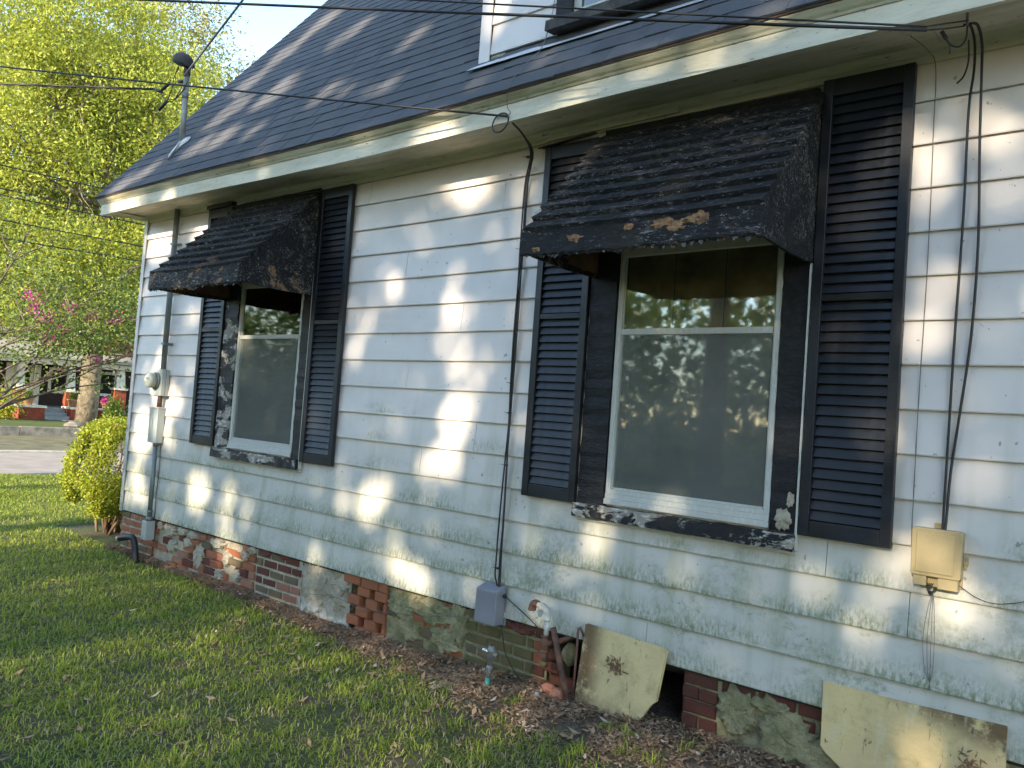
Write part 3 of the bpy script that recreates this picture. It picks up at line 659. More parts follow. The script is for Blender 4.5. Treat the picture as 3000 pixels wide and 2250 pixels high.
def courses(x0, x1, mats, keep=1., jit=.003, y=.0, rows=range(6), bl=.20, gap=.013, ch=.0735, top=-.006, skip=None, rotj=0.):
    for j in rows:
        z = top - (j + 1) * ch + gap * .5; x = x0 + (-(bl * .5) if j % 2 else 0)
        while x < x1 - .03:
            a, b = max(x, x0), min(x + bl - gap, x1)
            if b - a > .035 and random.random() < keep and not (skip and skip(a, b, z)) and z + ch > gz(a, 0) - .06:
                brick(a, z, b - a, ch - gap + random.uniform(-jit, jit), random.choice(mats), y, random.uniform(-jit, jit), random.uniform(-rotj, rotj))
            x += bl
bed(-.015, .655, .010, 'mort'); courses(-.02, .65, ['b_or', 'b_or', 'b_pink', 'b_brown'], gap=.016)
bed(.66, 2.48, .030, 'rubble'); courses(.66, 2.46, ['b_or', 'b_pink', 'b_pink', 'b_red', 'b_or', 'b_brown'], keep=.80, jit=.009, y=.008, rotj=.035)
bed(2.485, 3.13, .010, 'mort'); courses(2.50, 3.12, ['b_brown', 'b_brown', 'b_pink', 'b_red'], gap=.018, y=.0)
bed(3.135, 3.74, .012, 'parge')
bed(4.14, 4.93, .018, 'parge2'); courses(4.15, 4.90, ['b_or', 'b_or', 'b_brown'], keep=.55, y=.008, jit=.006)
bed(4.935, 5.60, .010, 'mort2'); courses(4.94, 5.49, ['b_olive', 'b_olive', 'b_olive', 'b_brown'], gap=.017); courses(5.495, 5.60, ['b_red', 'b_or'], gap=.012)
# open lattice of orange bricks
for j in range(6):
    z = -.006 - (j + 1) * .0735 + .006; x = 3.72 + (.10 if j % 2 else 0); 
    if j == 0: x = 3.66
    while x < 4.15:
        b = min(x + (.135 if j not in (0, 5) else .19), 4.15); 
        if b - x > .03: brick(x, z, b - x, .0715, 'b_or', -.002, random.uniform(-.004, .004))
        if random.random() < .4 and j not in (0, 5) and x + .19 < 4.14: brick(x + .13, z, .055, .05, 'b_brown', .05)
        x += .20
# remains under the near window
brick(5.60, -.40, .10, .06, 'b_red', .0); brick(5.62, -.325, .18, .06, 'b_red', .01); brick(5.72, -.40, .19, .06, 'b_red', .0); brick(5.58, -.25, .10, .06, 'b_red'); brick(5.60, -.175, .07, .06, 'b_red'); brick(5.60, -.10, .05, .06, 'b_red')
bed(6.505, 7.35, .012, 'parge2'); bed(7.355, XE - .01, .012, 'parge2')
courses(6.50, 6.70, ['b_red'], gap=.008, y=-.002); courses(6.71, 7.5, ['b_red', 'b_red', 'b_brown'], keep=.7, y=.004, gap=.012); courses(7.9, 9.2, ['b_red', 'b_brown'], keep=.8)
def patch(cx, cz, rx, rz, mat, th=.02, y=.0, seed=0, name='parge_patch', parent=None, top=-.006):
    m = MB(); K = 34; rings = 5
    m.v.append((cx, y - th * .6, cz))
    for r in range(1, rings + 1):
        for k in range(K):
            a = 2 * math.pi * k / K; q = r / rings; e = 1 + .45 * nz(math.cos(a) * 2 + seed, math.sin(a) * 2, seed, 1.3) + .16 * nz(math.cos(a) * 5, math.sin(a) * 5, seed, 1) + .12 * random.uniform(-1, 1)
            x = cx + rx * q * e * math.cos(a); z = cz + rz * q * e * math.sin(a)
            m.v.append((x, y - (th * (1 - .25 * q) + .010 * nz(x, z, seed, 18) + .006 * nz(x, z, seed, 50)) if r < rings else y + .012, min(z, top)))
    for k in range(K): m.f.append((0, 1 + k, 1 + (k + 1) % K))
    for r in range(rings - 1):
        for k in range(K): a = 1 + r * K; b = a + K; m.f.append((a + k, b + k, b + (k + 1) % K, a + (k + 1) % K))
    return m.fin(name, mat, parent or foundation, False)
for i, (cx, cz, rx, rz) in enumerate([(.98, -.08, .12, .055), (1.22, -.05, .10, .04), (1.42, -.06, .10, .04), (1.05, -.22, .07, .06), (1.55, -.24, .09, .12), (1.35, -.14, .08, .05), (1.85, -.07, .12, .05), (2.02, -.18, .06, .07), (1.92, -.33, .07, .05), (2.30, -.10, .05, .05), (2.2, -.28, .06, .05), (2.42, -.04, .06, .035), (.80, -.06, .05, .04)]):
    patch(cx, cz, rx, rz, 'rubble', .024, .012, i)
for i, (cx, cz, rx, rz) in enumerate([(3.30, -.20, .17, .22), (3.55, -.22, .15, .20), (3.66, -.10, .06, .05)]): patch(cx, cz, rx, rz, 'parge', .020, .008, 30 + i)
for i, (cx, cz, rx, rz) in enumerate([(4.32, -.12, .16, .10), (4.62, -.10, .22, .10), (4.40, -.26, .12, .09), (4.74, -.26, .13, .10), (4.86, -.12, .09, .15)]): patch(cx, cz, rx, rz, 'parge2', .018, .006, 50 + i)
for i, (cx, cz, rx, rz) in enumerate([(6.80, -.14, .10, .12), (7.05, -.20, .15, .13), (6.98, -.07, .10, .05), (7.25, -.25, .14, .1)]): patch(cx, cz, rx, rz, 'parge2', .020, .0, 70 + i)
patch(7.0, .845, .045, .06, 'rubble', .004, -.040, 12, 'bare_wood_patch', W2, 9); patch(7.03, .95, .022, .04, 'rubble', .003, -.040, 13, 'bare_wood_patch', W2, 9)
patch(2.62, -.03, .10, .025, 'b_red', .010, .0, 91, 'red_wash'); patch(2.86, -.025, .09, .02, 'b_red', .010, .0, 92, 'red_wash'); patch(5.38, -.04, .12, .035, 'b_red', .008, .0, 93, 'red_wash')

AW2 = [o for o in house.children if o.name.startswith('awning')][-1]
ROT = simple('bare_rotten_wood', (.24, .135, .065), .9, var=.55, nscale=26, bumpd=.012, bscale=50)
for i, (cx, cz, rx, rz) in enumerate([(6.66, 2.185, .13, .040), (6.80, 2.205, .06, .035), (6.12, 2.165, .07, .035), (5.88, 2.13, .05, .018), (6.45, 2.20, .05, .02)]): patch(cx, cz, rx, rz, ROT, .004, -.727, 110 + i, 'rot_patch', AW2, 9)
# ------------------------------------------------------------------ tan access panels, stones, pipes
def lean(name, pts, mat, label, yt, yb, zt, zb, th=.022):
    m = MB(); n = len(pts)
    def y(z): return yt + (yb - yt) * (zt - z) / (zt - zb)
    vs = [(x, y(z), z) for x, z in pts] + [(x, y(z) + th, z) for x, z in pts]
    m.add(vs, [tuple(range(n)), tuple(range(n, 2 * n))[::-1]] + [(i, (i + 1) % n, n + (i + 1) % n, n + i) for i in range(n)])
    o = m.fin(name, mat, bevel=.003); tag(o, label, 'panel')
    cxp = (6.13, -.07, 90) if pts[0][0] < 7 else (7.86, -.06, 70)
    C_ = np.array([[cxp[0], y(cxp[1]) - .006, cxp[1]]]) + rng.normal(size=(cxp[2], 3)) * np.array([.032, .003, .026]); U_ = rdir(cxp[2]) * np.array([1, .15, 1]); V_ = np.cross(U_, np.tile([0, 1., 0], (cxp[2], 1)))
    quads('stuck_leaves', C_, U_ * .017, V_ * .0045, rng.uniform(0, .35, cxp[2]), 'litter', o, kind='stuff'); return o
cur = [(6.245, -.40), (6.26, -.365), (6.29, -.325), (6.33, -.28), (6.355, -.235), (6.375, -.205), (6.40, -.185)]
lean('access_panel', [(5.905, .105), (5.90, -.31), (5.96, -.35), (6.08, -.375)] + cur + [(6.425, .075), (6.41, .085)], 'panel1', 'rust stained tan panel with clipped corner leaning on the wall beside the pipes', -.062, -.13, .10, -.40)
lean('access_panel', [(7.235, .125), (7.245, -.16), (7.27, -.185), (7.36, -.24), (7.47, -.31), (7.60, -.40), (7.97, -.42), (7.975, .135), (7.6, .125)], 'panel2', 'large tan panel with brown rotted edge below the tan utility box', -.028, -.07, .13, -.40)
def rock(x, y, z, r, seed, mat, name, label, cat='stone', sq=(1, .8, .7)):
    m = MB(); K = 8; rr = [(-1, .35), (-.55, .85), (0, 1), (.5, .85), (1, .4)]
    for h, q in rr:
        for k in range(K):
            a = 2 * math.pi * k / K; e = r * q * (1 + .3 * nz(math.cos(a) * 2, math.sin(a) * 2, h + seed, 1))
            m.v.append((x + e * sq[0] * math.cos(a), y + e * sq[1] * math.sin(a), z + h * r * sq[2]))
    for i in range(4):
        for k in range(K): m.f.append((i * K + k, i * K + (k + 1) % K, (i + 1) * K + (k + 1) % K, (i + 1) * K + k))
    m.f.append(tuple(range(K))[::-1]); m.f.append(tuple(4 * K + k for k in range(K)))
    return tag(m.fin(name, mat), label, cat)
rock(5.79, -.13, -.315, .055, 3, 'b_pink', 'brick_chunk', 'broken pinkish brick at the foot of the leaning rusty pipe', 'brick', (1, .7, .75))
rock(5.71, -.11, -.30, .05, 8, 'b_pink', 'brick_chunk', 'broken brick behind the others beside the red brickwork', 'brick', (1.1, .6, .6))
rock(5.735, .05, -.125, .065, 5, 'stone', 'mossy_stone', 'mossy round stone wedged in the crawl space opening', 'stone', (.8, .7, 1.0))

gp = thing('vent_pipe', 'rusty and white vent pipe with two elbows in front of the red brick', 'pipe', (5.68, -.12, -.17))
MB().tube([(5.672, -.12, .095), (5.672, -.12, -.005)], .0165, 10).fin('white_pipe', 'whitep', gp, True)
MB().tube([(5.672, -.12, .002), (5.672, -.12, -.095)], .024, 10).tube([(5.672, -.12, .002), (5.672, -.12, -.012)], .028, 10).tube([(5.672, -.12, -.083), (5.672, -.12, -.095)], .028, 10).tube([(5.672, -.12, -.045), (5.712, -.09, -.038)], .022, 10).fin('tee', 'rust', gp, True)
MB().tube([(5.712, -.09, -.038), (5.80, .06, .005)], .016, 8).fin('side_pipe', 'rust', gp, True)
MB().tube([(5.672, -.12, -.095), (5.672, -.12, -.155)], .0175, 10).fin('lower_pipe', 'rust', gp, True); MB().tube([(5.672, -.12, -.15), (5.672, -.12, -.178)], .021, 10).fin('end_cap', simple('mossy_iron', (.09, .075, .03), .8), gp, True)
e1 = smoothpath([(5.672, -.12, .085), (5.672, -.12, .118), (5.662, -.12, .140), (5.640, -.12, .152), (5.624, -.12, .155)], 4)
MB().tube(e1, [.021] * len(e1), 10).tube([(5.672, -.12, .085), (5.672, -.12, .097)], .025, 10).tube([(5.634, -.12, .154), (5.624, -.12, .156)], .025, 10).fin('elbow', 'whitep', gp, True)
MB().tube([(5.626, -.12, .156), (5.590, -.12, .166)], .016, 10).fin('nipple', 'whitep', gp, True)
e2 = smoothpath([(5.598, -.12, .165), (5.578, -.12, .168), (5.562, -.12, .158), (5.556, -.12, .140), (5.555, -.12, .125)], 4)
MB().tube(e2, [.022] * len(e2), 10).tube([(5.555, -.12, .134), (5.555, -.12, .122)], .025, 10).fin('rusty_elbow', 'rust', gp, True)
MB().tube([(5.555, -.12, .123), (5.555, -.12, .106)], .014, 10).fin('clear_cap', 'clear', gp, True)
tag(MB().tube([(5.715, -.115, .055), (5.905, -.155, -.40)], .0175, 10).fin('leaning_pipe', 'rust', None, True), 'rusty open pipe leaning against the wall next to the tan panel', 'pipe')
rd = MB().tube([(5.897, -.06, .035), (5.875, -.075, .085), (5.868, -.08, .080), (5.872, -.09, -.10), (5.878, -.11, -.40)], .007, 6); tag(rd.fin('iron_rod', 'rust', None, True), 'thin rusty rod with hooked top standing beside the tan panel', 'rod')
tag(MB().tube([(5.69, -.205, -.45), (5.692, -.20, -.395), (5.697, -.20, -.302)], .015, 10).fin('stub_pipe', 'galv', None, True), 'short grey pipe stub poking out of the ground in sunlit grass', 'pipe')
# standpipe
sp = thing('standpipe', 'galvanised water standpipe with teal base in front of mossy bricks', 'tap', (5.36, -.24, -.38))
MB().tube([(5.352, -.245, -.42), (5.358, -.245, -.30)], .0155, 10).fin('teal_base', 'teal', sp, True); MB().tube([(5.358, -.245, -.30), (5.364, -.245, -.225)], .0155, 10).fin('pipe', 'galv', sp, True)
MB().tube([(5.362, -.245, -.245), (5.363, -.245, -.235)], .019, 10).fin('pipe_clamp', 'galv', sp, True)
MB().tube([(5.364, -.245, -.225), (5.366, -.245, -.195), (5.367, -.245, -.19), (5.369, -.245, -.150), (5.369, -.245, -.145), (5.371, -.245, -.112)], [.014, .015, .021, .023, .026, .016], 10).fin('valve_body', 'galv', sp, True)
MB().tube([(5.369, -.245, -.155), (5.330, -.262, -.142), (5.318, -.268, -.138)], [.013, .012, .010], 8).fin('spout', simple('chrome', (.6, .62, .62), .25, .8), sp, True); MB().tube([(5.369, -.245, -.155), (5.405, -.235, -.165)], .014, 8).tube([(5.398, -.236, -.163), (5.402, -.235, -.164)], .020, 8).fin('side_outlet', 'galv', sp, True)
MB().tube([(5.371, -.245, -.112), (5.372, -.245, -.094)], .008, 8).fin('stem', 'rust', sp, True)
# black drain pipe at the corner
dp = thing('drain_pipe', 'black bent drain pipe rising from the grass at the house corner', 'pipe', (.70, -.16, -.42))
pth = smoothpath([(.70, -.16, -.43), (.675, -.16, -.33), (.635, -.16, -.235), (.600, -.165, -.195), (.50, -.17, -.205), (.36, -.175, -.235)], 5)
rr = [.030 + .0025 * (i % 2) for i in range(len(pth))]
MB().tube(pth, rr, 12).fin('pipe', 'blackpipe', dp, True); MB().tube([(.362, -.175, -.235), (.325, -.177, -.245)], .028, 12).fin('clear_end', 'clear', dp, True); MB().tube([(.70, -.16, -.42), (.698, -.16, -.405)], .036, 12).fin('collar', 'blackpipe', dp, True)

# ------------------------------------------------------------------ electric meter, boxes
em = thing('electric_meter', 'grey electric meter with conduit and breaker box near the house corner', 'meter', (.67, -.06, -.2))
MB().tube([(.700, -.058, 3.078), (.700, -.058, 1.475)], .027, 14).fin('conduit', 'galvd', em, True)
for z in (2.72, 1.72): MB().box(.668, .735, -.088, -.026, z, z + .022).box(.735, .775, -.03, -.02, z + .002, z + .02).fin('pipe_strap', 'galvd', em)
MB().box(.571, .772, -.100, -.020, 1.212, 1.475).fin('meter_box', 'metal', em, bevel=.004); MB().box(.566, .777, -.062, -.058, 1.207, 1.480).fin('box_seam', 'galvd', em)
MB().tube([(.668, -.100, 1.36), (.668, -.122, 1.36)], .084, 24).fin('meter_ring', 'galvd', em, True)
MB().tube([(.668, -.122, 1.36), (.668, -.178, 1.36), (.668, -.192, 1.36)], [.077, .074, .060], 24).fin('meter_glass', 'meterglass', em, True)
MB().box(.640, .696, -.1935, -.1925, 1.365, 1.385).fin('dial', 'galvd', em)
MB().tube([(.690, -.058, 1.212), (.690, -.058, 1.10)], .025, 12).fin('nipple', 'rust', em, True)
MB().box(.567, .742, -.092, -.020, .745, 1.085).fin('breaker_box', 'metal', em, bevel=.003)
MB().box(.560, .749, -.100, -.019, 1.086, 1.094).fin('box_lid', 'metal', em); MB().box(.648, .654, -.0945, -.0925, .88, .99).fin('hasp', 'galvd', em); MB().box(.600, .612, -.0215, -.0185, 1.125, 1.160).fin('sticker', 'label', em)
MB().tube([(.682, -.058, .745), (.690, -.058, -.005)], .023, 12).tube([(.6855, -.058, .745), (.6855, -.058, .72)], .029, 12).tube([(.690, -.058, .08), (.690, -.058, .06)], .029, 12).tube([(.690, -.058, .02), (.690, -.058, -.02)], .034, 12).fin('lower_conduit', 'galvd', em, True)
MB().box(.640, .735, -.105, -.015, -.205, -.022).fin('junction_box', 'metal', em, bevel=.004)
pb = MB().tube(smoothpath([(.735, -.03, .745), (.74, -.028, .5), (.728, -.028, .2), (.735, -.028, .05), (.725, -.03, -.03)], 5), .003, 5).fin('ground_wire', 'cable', em)
# grey plastic box under the middle cables
gb = thing('utility_box', 'grey plastic cable box mounted across the bottom siding board', 'box', (5.18, -.05, -.03))
m = MB(); m.hexa([(5.085, -.105, -.045), (5.255, -.105, -.045), (5.262, -.02, -.045), (5.098, -.02, -.045), (5.088, -.105, .168), (5.258, -.105, .168), (5.262, -.02, .200), (5.098, -.02, .200)]); m.fin('cover', 'grey', gb, bevel=.006)
MB().box(5.092, 5.272, -.0195, -.0165 + .01, -.05, .206).fin('back_plate', 'grey', gb, bevel=.002); MB().box(5.104, 5.240, -.1075, -.1045, -.030, .155).fin('face_panel', 'grey', gb, bevel=.002)
MB().tube([(5.165, -.109, .06), (5.165, -.1055, .06)], .004, 8).fin('screw', 'galv', gb); MB().tube([(5.272, -.045, .145), (5.285, -.045, .135)], .012, 8).fin('grommet', 'blackpipe', gb, True); MB().box(5.150, 5.166, -.085, -.075, -.062, -.046).fin('latch_tab', 'grey', gb)
# tan telephone box
tb = thing('telephone_box', 'tan plastic telephone box hung on the siding right of the near window', 'box', (7.69, -.05, .66))
MB().prism([(7.598, .905), (7.783, .905), (7.790, .898), (7.788, .705), (7.782, .698), (7.598, .698), (7.592, .705), (7.590, .898)], -.078, -.030).fin('cover', 'tan', tb, bevel=.008)
MB().prism([(7.612, .885), (7.760, .885), (7.760, .715), (7.612, .715)], -.084, -.0785).fin('raised_face', 'tan', tb, bevel=.003)
m = MB(); m.box(7.602, 7.655, -.070, -.022, .655, .6975).box(7.700, 7.778, -.070, -.022, .650, .6975).box(7.655, 7.700, -.045, -.022, .652, .6975); m.fin('lower_housing', 'tan', tb, bevel=.003)
MB().box(7.596, 7.788, -.0295, -.019, .66, .90).fin('back_plate', 'tan', tb)
MB().box(7.668, 7.700, -.028, -.018, .905, .928).fin('hanging_ear', 'tan', tb, bevel=.003); MB().box(7.788, 7.806, -.030, -.018, .765, .81).box(7.790, 7.802, -.030, -.018, .745, .7645).fin('side_ear', 'tan', tb, bevel=.003); MB().tube([(7.797, -.036, .79), (7.797, -.029, .79)], .008, 8).fin('screw', 'galv', tb)
for i in range(5):
    a = .008 * i
    MB().tube(smoothpath([(7.650 + a, -.04, .672), (7.655 + a * .3, -.055 - a * .3, .645 - a * .3), (7.675, -.05, .632 - a * .4), (7.700 - a * .5, -.045, .65)], 5), .0022, 5).fin('loose_wire', 'cable', tb)
for i, dx in enumerate((-.012, -.003, .005, .012)):
    MB().tube(smoothpath([(7.678, -.035, .632), (7.672 + dx, -.03, .56), (7.668 + dx * 1.9, -.026, .42), (7.673 + dx * 1.3, -.024, .29), (7.679, -.022, .235), (7.678 + dx * .6, -.022, .205)], 5), .0013, 4).fin('hanging_wire', 'wire', tb)
MB().tube(smoothpath([(7.765, -.05, .688), (7.80, -.03, .660), (7.845, -.026, .635), (7.905, -.024, .624), (7.98, -.024, .640), (8.15, -.022, .70), (8.4, -.022, .71)], 6), .0016, 5).fin('side_wire', 'cable', tb)

# ------------------------------------------------------------------ cables
def cable(name, paths, label, cat='cable', mat='cable', r=.006, group=None):
    if len(paths) == 1:
        return tag(MB().tube(paths[0], r, 6).fin(name, mat, None, True), label, cat, group)
    t = thing(name, label, cat, tuple(paths[0][-1]), group)
    for p in paths: MB().tube(p, r, 6).fin('cable_strand', mat, t, True)
    return t
mid = []
for i, (dx, dy) in enumerate(((0, 0), (.010, -.006), (-.010, -.004), (.004, -.012))):
    w_ = lambda s: .010 * math.sin(s * 3.1 + i * 1.9)
    ctrl = [(5.335, -.420, 3.045), (5.31, -.33, 3.035), (5.285, -.20, 3.01), (5.27 + dx, -.08 + dy, 2.93)] + [(5.205 + dx * (1 + .8 * math.sin(z * 2.3)) + w_(z) + (.045 * (2.9 - z) * 0), -.034 + dy, z) for z in (2.75, 2.4, 2.1, 1.8, 1.5, 1.3, 1.1, .9, .7, .5, .34)] + [(5.215 + dx * (3.2 if dx < 0 else 1), -.04, .25), (5.222 + dx, -.045, .19)]
    mid.append(smoothpath(ctrl, 5))
mc = cable('cable_bundle', mid, 'bundle of black cables running down the wall between the two windows', r=.0055)
for z in (2.93, 2.33, 1.47, 1.28, .95, .30): MB().tube([(5.205, -.040, z + .006), (5.205, -.040, z - .006)], .014, 8).tube([(5.195, -.045, z), (5.175, -.06, z + .004)], .002, 4).fin('cable_tie', 'cable', mc)
ring = [(5.275 + .062 * math.cos(a) + .02, -.43 + .01 * math.sin(a), 3.03 + .062 * math.sin(a) - .02) for a in [i * 2 * math.pi / 24 for i in range(25)]]
MB().tube(ring, .0045, 6).fin('cable_loop', 'cable', mc, True)
rc = []
rc.append(smoothpath([(7.745, -.31, 3.02), (7.758, -.25, 3.035), (7.762, -.18, 2.99), (7.748, -.10, 2.9)] + [(7.722 + .0, -.035, 2.75), (7.722, -.032, 2.3), (7.712, -.030, 1.8), (7.706, -.030, 1.3), (7.704, -.04, .93), (7.706, -.05, .90)], 5))
rc.append(smoothpath([(7.765, -.31, 3.02), (7.785, -.26, 3.03), (7.79, -.18, 2.98), (7.778, -.10, 2.9), (7.772, -.035, 2.6), (7.785, -.032, 2.15), (7.775, -.030, 1.75), (7.745, -.030, 1.4), (7.722, -.030, 1.15), (7.716, -.04, .94), (7.714, -.05, .90)], 5))
cable('cable_pair', rc, 'pair of black cables dropping from the eave to the tan telephone box', r=.0062)
an = thing('cable_clamp', 'wire clamps and loose black cable ends under the eave at the right', 'cable clamp', (7.66, -.31, 3.02))
for p in ([(7.64, -.46, 2.962), (7.68, -.38, 2.99), (7.745, -.31, 3.015)], [(7.635, -.46, 2.978), (7.69, -.38, 3.01), (7.76, -.31, 3.035)], [(7.665, -.31, 3.008), (7.69, -.29, 2.96), (7.725, -.28, 2.945), (7.75, -.29, 2.97), (7.755, -.30, 3.02)], [(7.69, -.29, 2.96), (7.69, -.285, 2.92)], [(7.752, -.25, 2.98), (7.745, -.20, 2.91), (7.72, -.15, 2.87), (7.69, -.13, 2.85)]):
    MB().tube(smoothpath(p, 5), .0038, 6).fin('cable_end', 'cable', an, True)
MB().tube([(7.660, -.31, 3.015), (7.678, -.30, 2.98)], .008, 8).fin('connector', 'cable', an); MB().tube([(7.755, -.31, 3.075), (7.755, -.31, 3.015)], .006, 6).fin('hook', 'galv', an)
cable('hanging_string', [smoothpath([(7.535, -.30, 3.03), (7.56, -.10, 3.04), (7.578, -.026, 2.98), (7.581, -.022, 2.66), (7.585, -.021, 2.12), (7.578, -.022, 1.5), (7.577, -.021, 1.07), (7.578, -.024, .86), (7.582, -.026, .80)], 6)], 'thin pale cord hanging beside the right shutter down to the telephone box', mat='wire', r=.0022)
cable('thin_wire', [smoothpath([(5.27, -.048, -.045), (5.30, -.05, -.15), (5.33, -.055, -.21), (5.41, -.06, -.29), (5.50, -.08, -.335), (5.56, -.10, -.36)], 6)], 'thin black wire drooping from the grey box to the ground', r=.003)
cable('ground_cable', [smoothpath([(5.285, -.045, .137), (5.40, -.06, .095), (5.52, -.08, .050), (5.60, -.10, .02), (5.66, -.10, -.01)], 6)], 'short black cable from the grey box to the rusty pipe', r=.0035)
cable('fence_wire', [smoothpath([(3.27, -.02, -.239), (3.6, -.022, -.20), (3.91, -.02, -.227), (4.1, -.022, -.20), (4.27, -.02, -.179), (4.5, -.02, -.15), (4.79, -.02, -.089), (5.09, -.03, -.042)], 6)], 'thin wire strung across the brick base left of the grey box', mat='wire', r=.0022)
cable('frieze_wire', [smoothpath([(.70, -.03, 3.03), (1.5, -.055, 2.995), (2.4, -.06, 3.01), (3.2, -.05, 2.97), (4.2, -.05, 2.975), (5.2, -.055, 2.985), (5.75, -.08, 2.99)], 6)], 'thin pale wire stapled below the eave from conduit to awning', mat='wire', r=.0018)
cable('dormer_wire', [smoothpath([(5.42, DY - .03, 3.86), (5.425, DY - .06, 3.72), (5.43, -.26, 3.5), (5.40, -.40, 3.33), (5.37, -.46, 3.20), (5.345, -.435, 3.10), (5.37, -.43, 3.06), (5.35, -.43, 3.04)], 6)], 'thin wire falling from the dormer window over the shingles to the cable loop', mat='wire', r=.0025)
# service mast
sm_ = thing('service_mast', 'steel service mast with dark weatherhead standing on the roof edge', 'mast', (.60, -.03, 3.72))
MB().tube([(.612, -.03, 3.66), (.585, -.03, 4.53)], .0285, 14).fin('mast_pipe', 'galv', sm_, True)
MB().tube([(.594, -.03, 4.24), (.592, -.03, 4.30)], .032, 14).fin('pipe_clamp', 'galvd', sm_, True)
MB().tube([(.586, -.03, 4.48), (.584, -.03, 4.56)], .034, 14).fin('rusty_neck', 'rust', sm_, True)
wh = MB(); K = 14; c0 = Vector((.535, -.05, 4.60))
for i in range(9):
    t = i / 8; ang2 = t * math.pi; rx = .090 * math.sin(ang2) ** .55 + .004; cx = c0.x + .125 * math.cos(ang2); cz = c0.z + .02 * math.sin(ang2) + .065 * t * 0
    for k in range(K):
        b = 2 * math.pi * k / K; zz = math.sin(b); wh.v.append((cx, c0.y + rx * math.cos(b), cz - (c0.x - cx) * .0 + (rx * 1.15 * zz if zz > 0 else rx * .45 * zz) + (cx - c0.x) * -.35))
for i in range(8):
    for k in range(K): wh.f.append((i * K + k, i * K + (k + 1) % K, (i + 1) * K + (k + 1) % K, (i + 1) * K + k))
wh.fin('weatherhead', simple('dull_black_cast_metal', (.013, .014, .015), .75), sm_, True)
fl = MB(); 
pp = [(.60, .13), (.67, .10), (.70, .02), (.66, -.07), (.67, -.15), (.76, -.31), (.69, -.26), (.62, -.20), (.56, -.10), (.55, .08)]
for q, (x, s) in enumerate(pp): y = -.03 + s * .62; fl.v.append((x, y, RZ + (y - RY) * SL + .022))
fl.v.append((.61, -.03, RZ + (-.03 - RY) * SL + .075)); n = len(pp)
for q in range(n): fl.f.append((q, (q + 1) % n, n))
ss = fl.fin('roof_sealant', 'sealant', sm_, True).modifiers.new('solid', 'SOLIDIFY'); ss.thickness = .008
spl = [((.05, -.10, 4.43), (.20, -.09, 4.37)), ((.22, -.10, 4.385), (.36, -.09, 4.43)), ((.24, -.12, 4.16), (.36, -.10, 4.24)), ((.46, -.05, 4.44), (.55, -.05, 4.42))]
for a, b in spl: MB().tube([a, b], .016, 8).fin('splice_sleeve', 'cable', sm_, True)
for p in ([(.46, -.06, 4.60), (.44, -.08, 4.50), (.47, -.08, 4.42), (.42, -.09, 4.38), (.36, -.09, 4.43)], [(.47, -.06, 4.58), (.46, -.10, 4.46), (.44, -.10, 4.35), (.36, -.10, 4.24)], [(.62, -.06, 4.55), (.68, -.07, 4.44), (.66, -.08, 4.33), (.55, -.09, 4.24), (.42, -.10, 4.22), (.30, -.11, 4.28), (.20, -.10, 4.37)],
          [(.61, -.06, 4.55), (.66, -.05, 4.42), (.60, -.06, 4.32), (.48, -.09, 4.24), (.36, -.10, 4.26)], [(.55, -.05, 4.42), (.54, -.06, 4.33), (.50, -.08, 4.26)]):
    MB().tube(smoothpath(p, 5), .0045, 6).fin('service_lead', 'cable', sm_, True)
# overhead lines
PX, PY = -7.0, -4.78
cable('overhead_cable', [sagline((7.64, -.46, 2.962), (PX, PY, 5.72), .05)], 'thick lower black overhead cable reaching the eave right of the near window', r=.0075)
cable('overhead_cable', [sagline((7.635, -.46, 2.978), (PX, PY, 6.02), .05)], 'thin upper black overhead cable reaching the eave right of the near window', r=.0048)
cable('overhead_cable', [sagline((5.335, -.420, 3.045), (PX, PY, 5.24), .06)], 'black overhead cable ending in a loop at the eave between the windows', r=.0065)
tw = []
for i in range(3):
    a, b = Vector((.05, -.10, 4.43)), Vector((PX, PY, 4.62)); P = []
    for k in range(90):
        t = k / 89; p = a.lerp(b, t); ph = t * 90 + i * 2.09; P.append(p + Vector((0, .008 * math.cos(ph), .008 * math.sin(ph) - .05 * 4 * t * (1 - t))))
    tw.append(P)
cable('service_drop', tw, 'twisted service cables running left from the splices at the mast', r=.006)
L5 = sagline((.60, -.06, 4.47), (4.80, -.10, 6.62), .03)
cable('overhead_cable', [L5], 'cable rising steeply to the upper right from the mast head', r=.011, mat='galvd')
for i, (z0, z1, lab) in enumerate(((6.0, 6.7, 'topmost street wire crossing the tree at left'), (5.45, 6.3, 'second street wire from the top crossing the tree at left'), (5.36, 5.95, 'third street wire from the top crossing the tree at left'), (4.82, 5.35, 'fourth street wire from the top crossing the tree at left'), (4.35, 5.2, 'lowest street wire crossing the tree at left'))):
    cable('street_wire', [sagline((-12, -6, z0 - .12), (-12, 34, z1 + .45), .15, 30)], lab, r=.017, group='street wires across the road')
upole = thing('utility_pole', 'wooden utility pole beside the road carrying the overhead cables', 'pole', (PX, PY, -.43))
MB().tube([(PX, PY, -.6), (PX, PY, 6.9)], [.15, .11], 12).fin('shaft', 'pole', upole, True); MB().box(PX - .05, PX + .05, PY - .9, PY + .9, 6.35, 6.45).fin('crossarm', 'pole', upole)

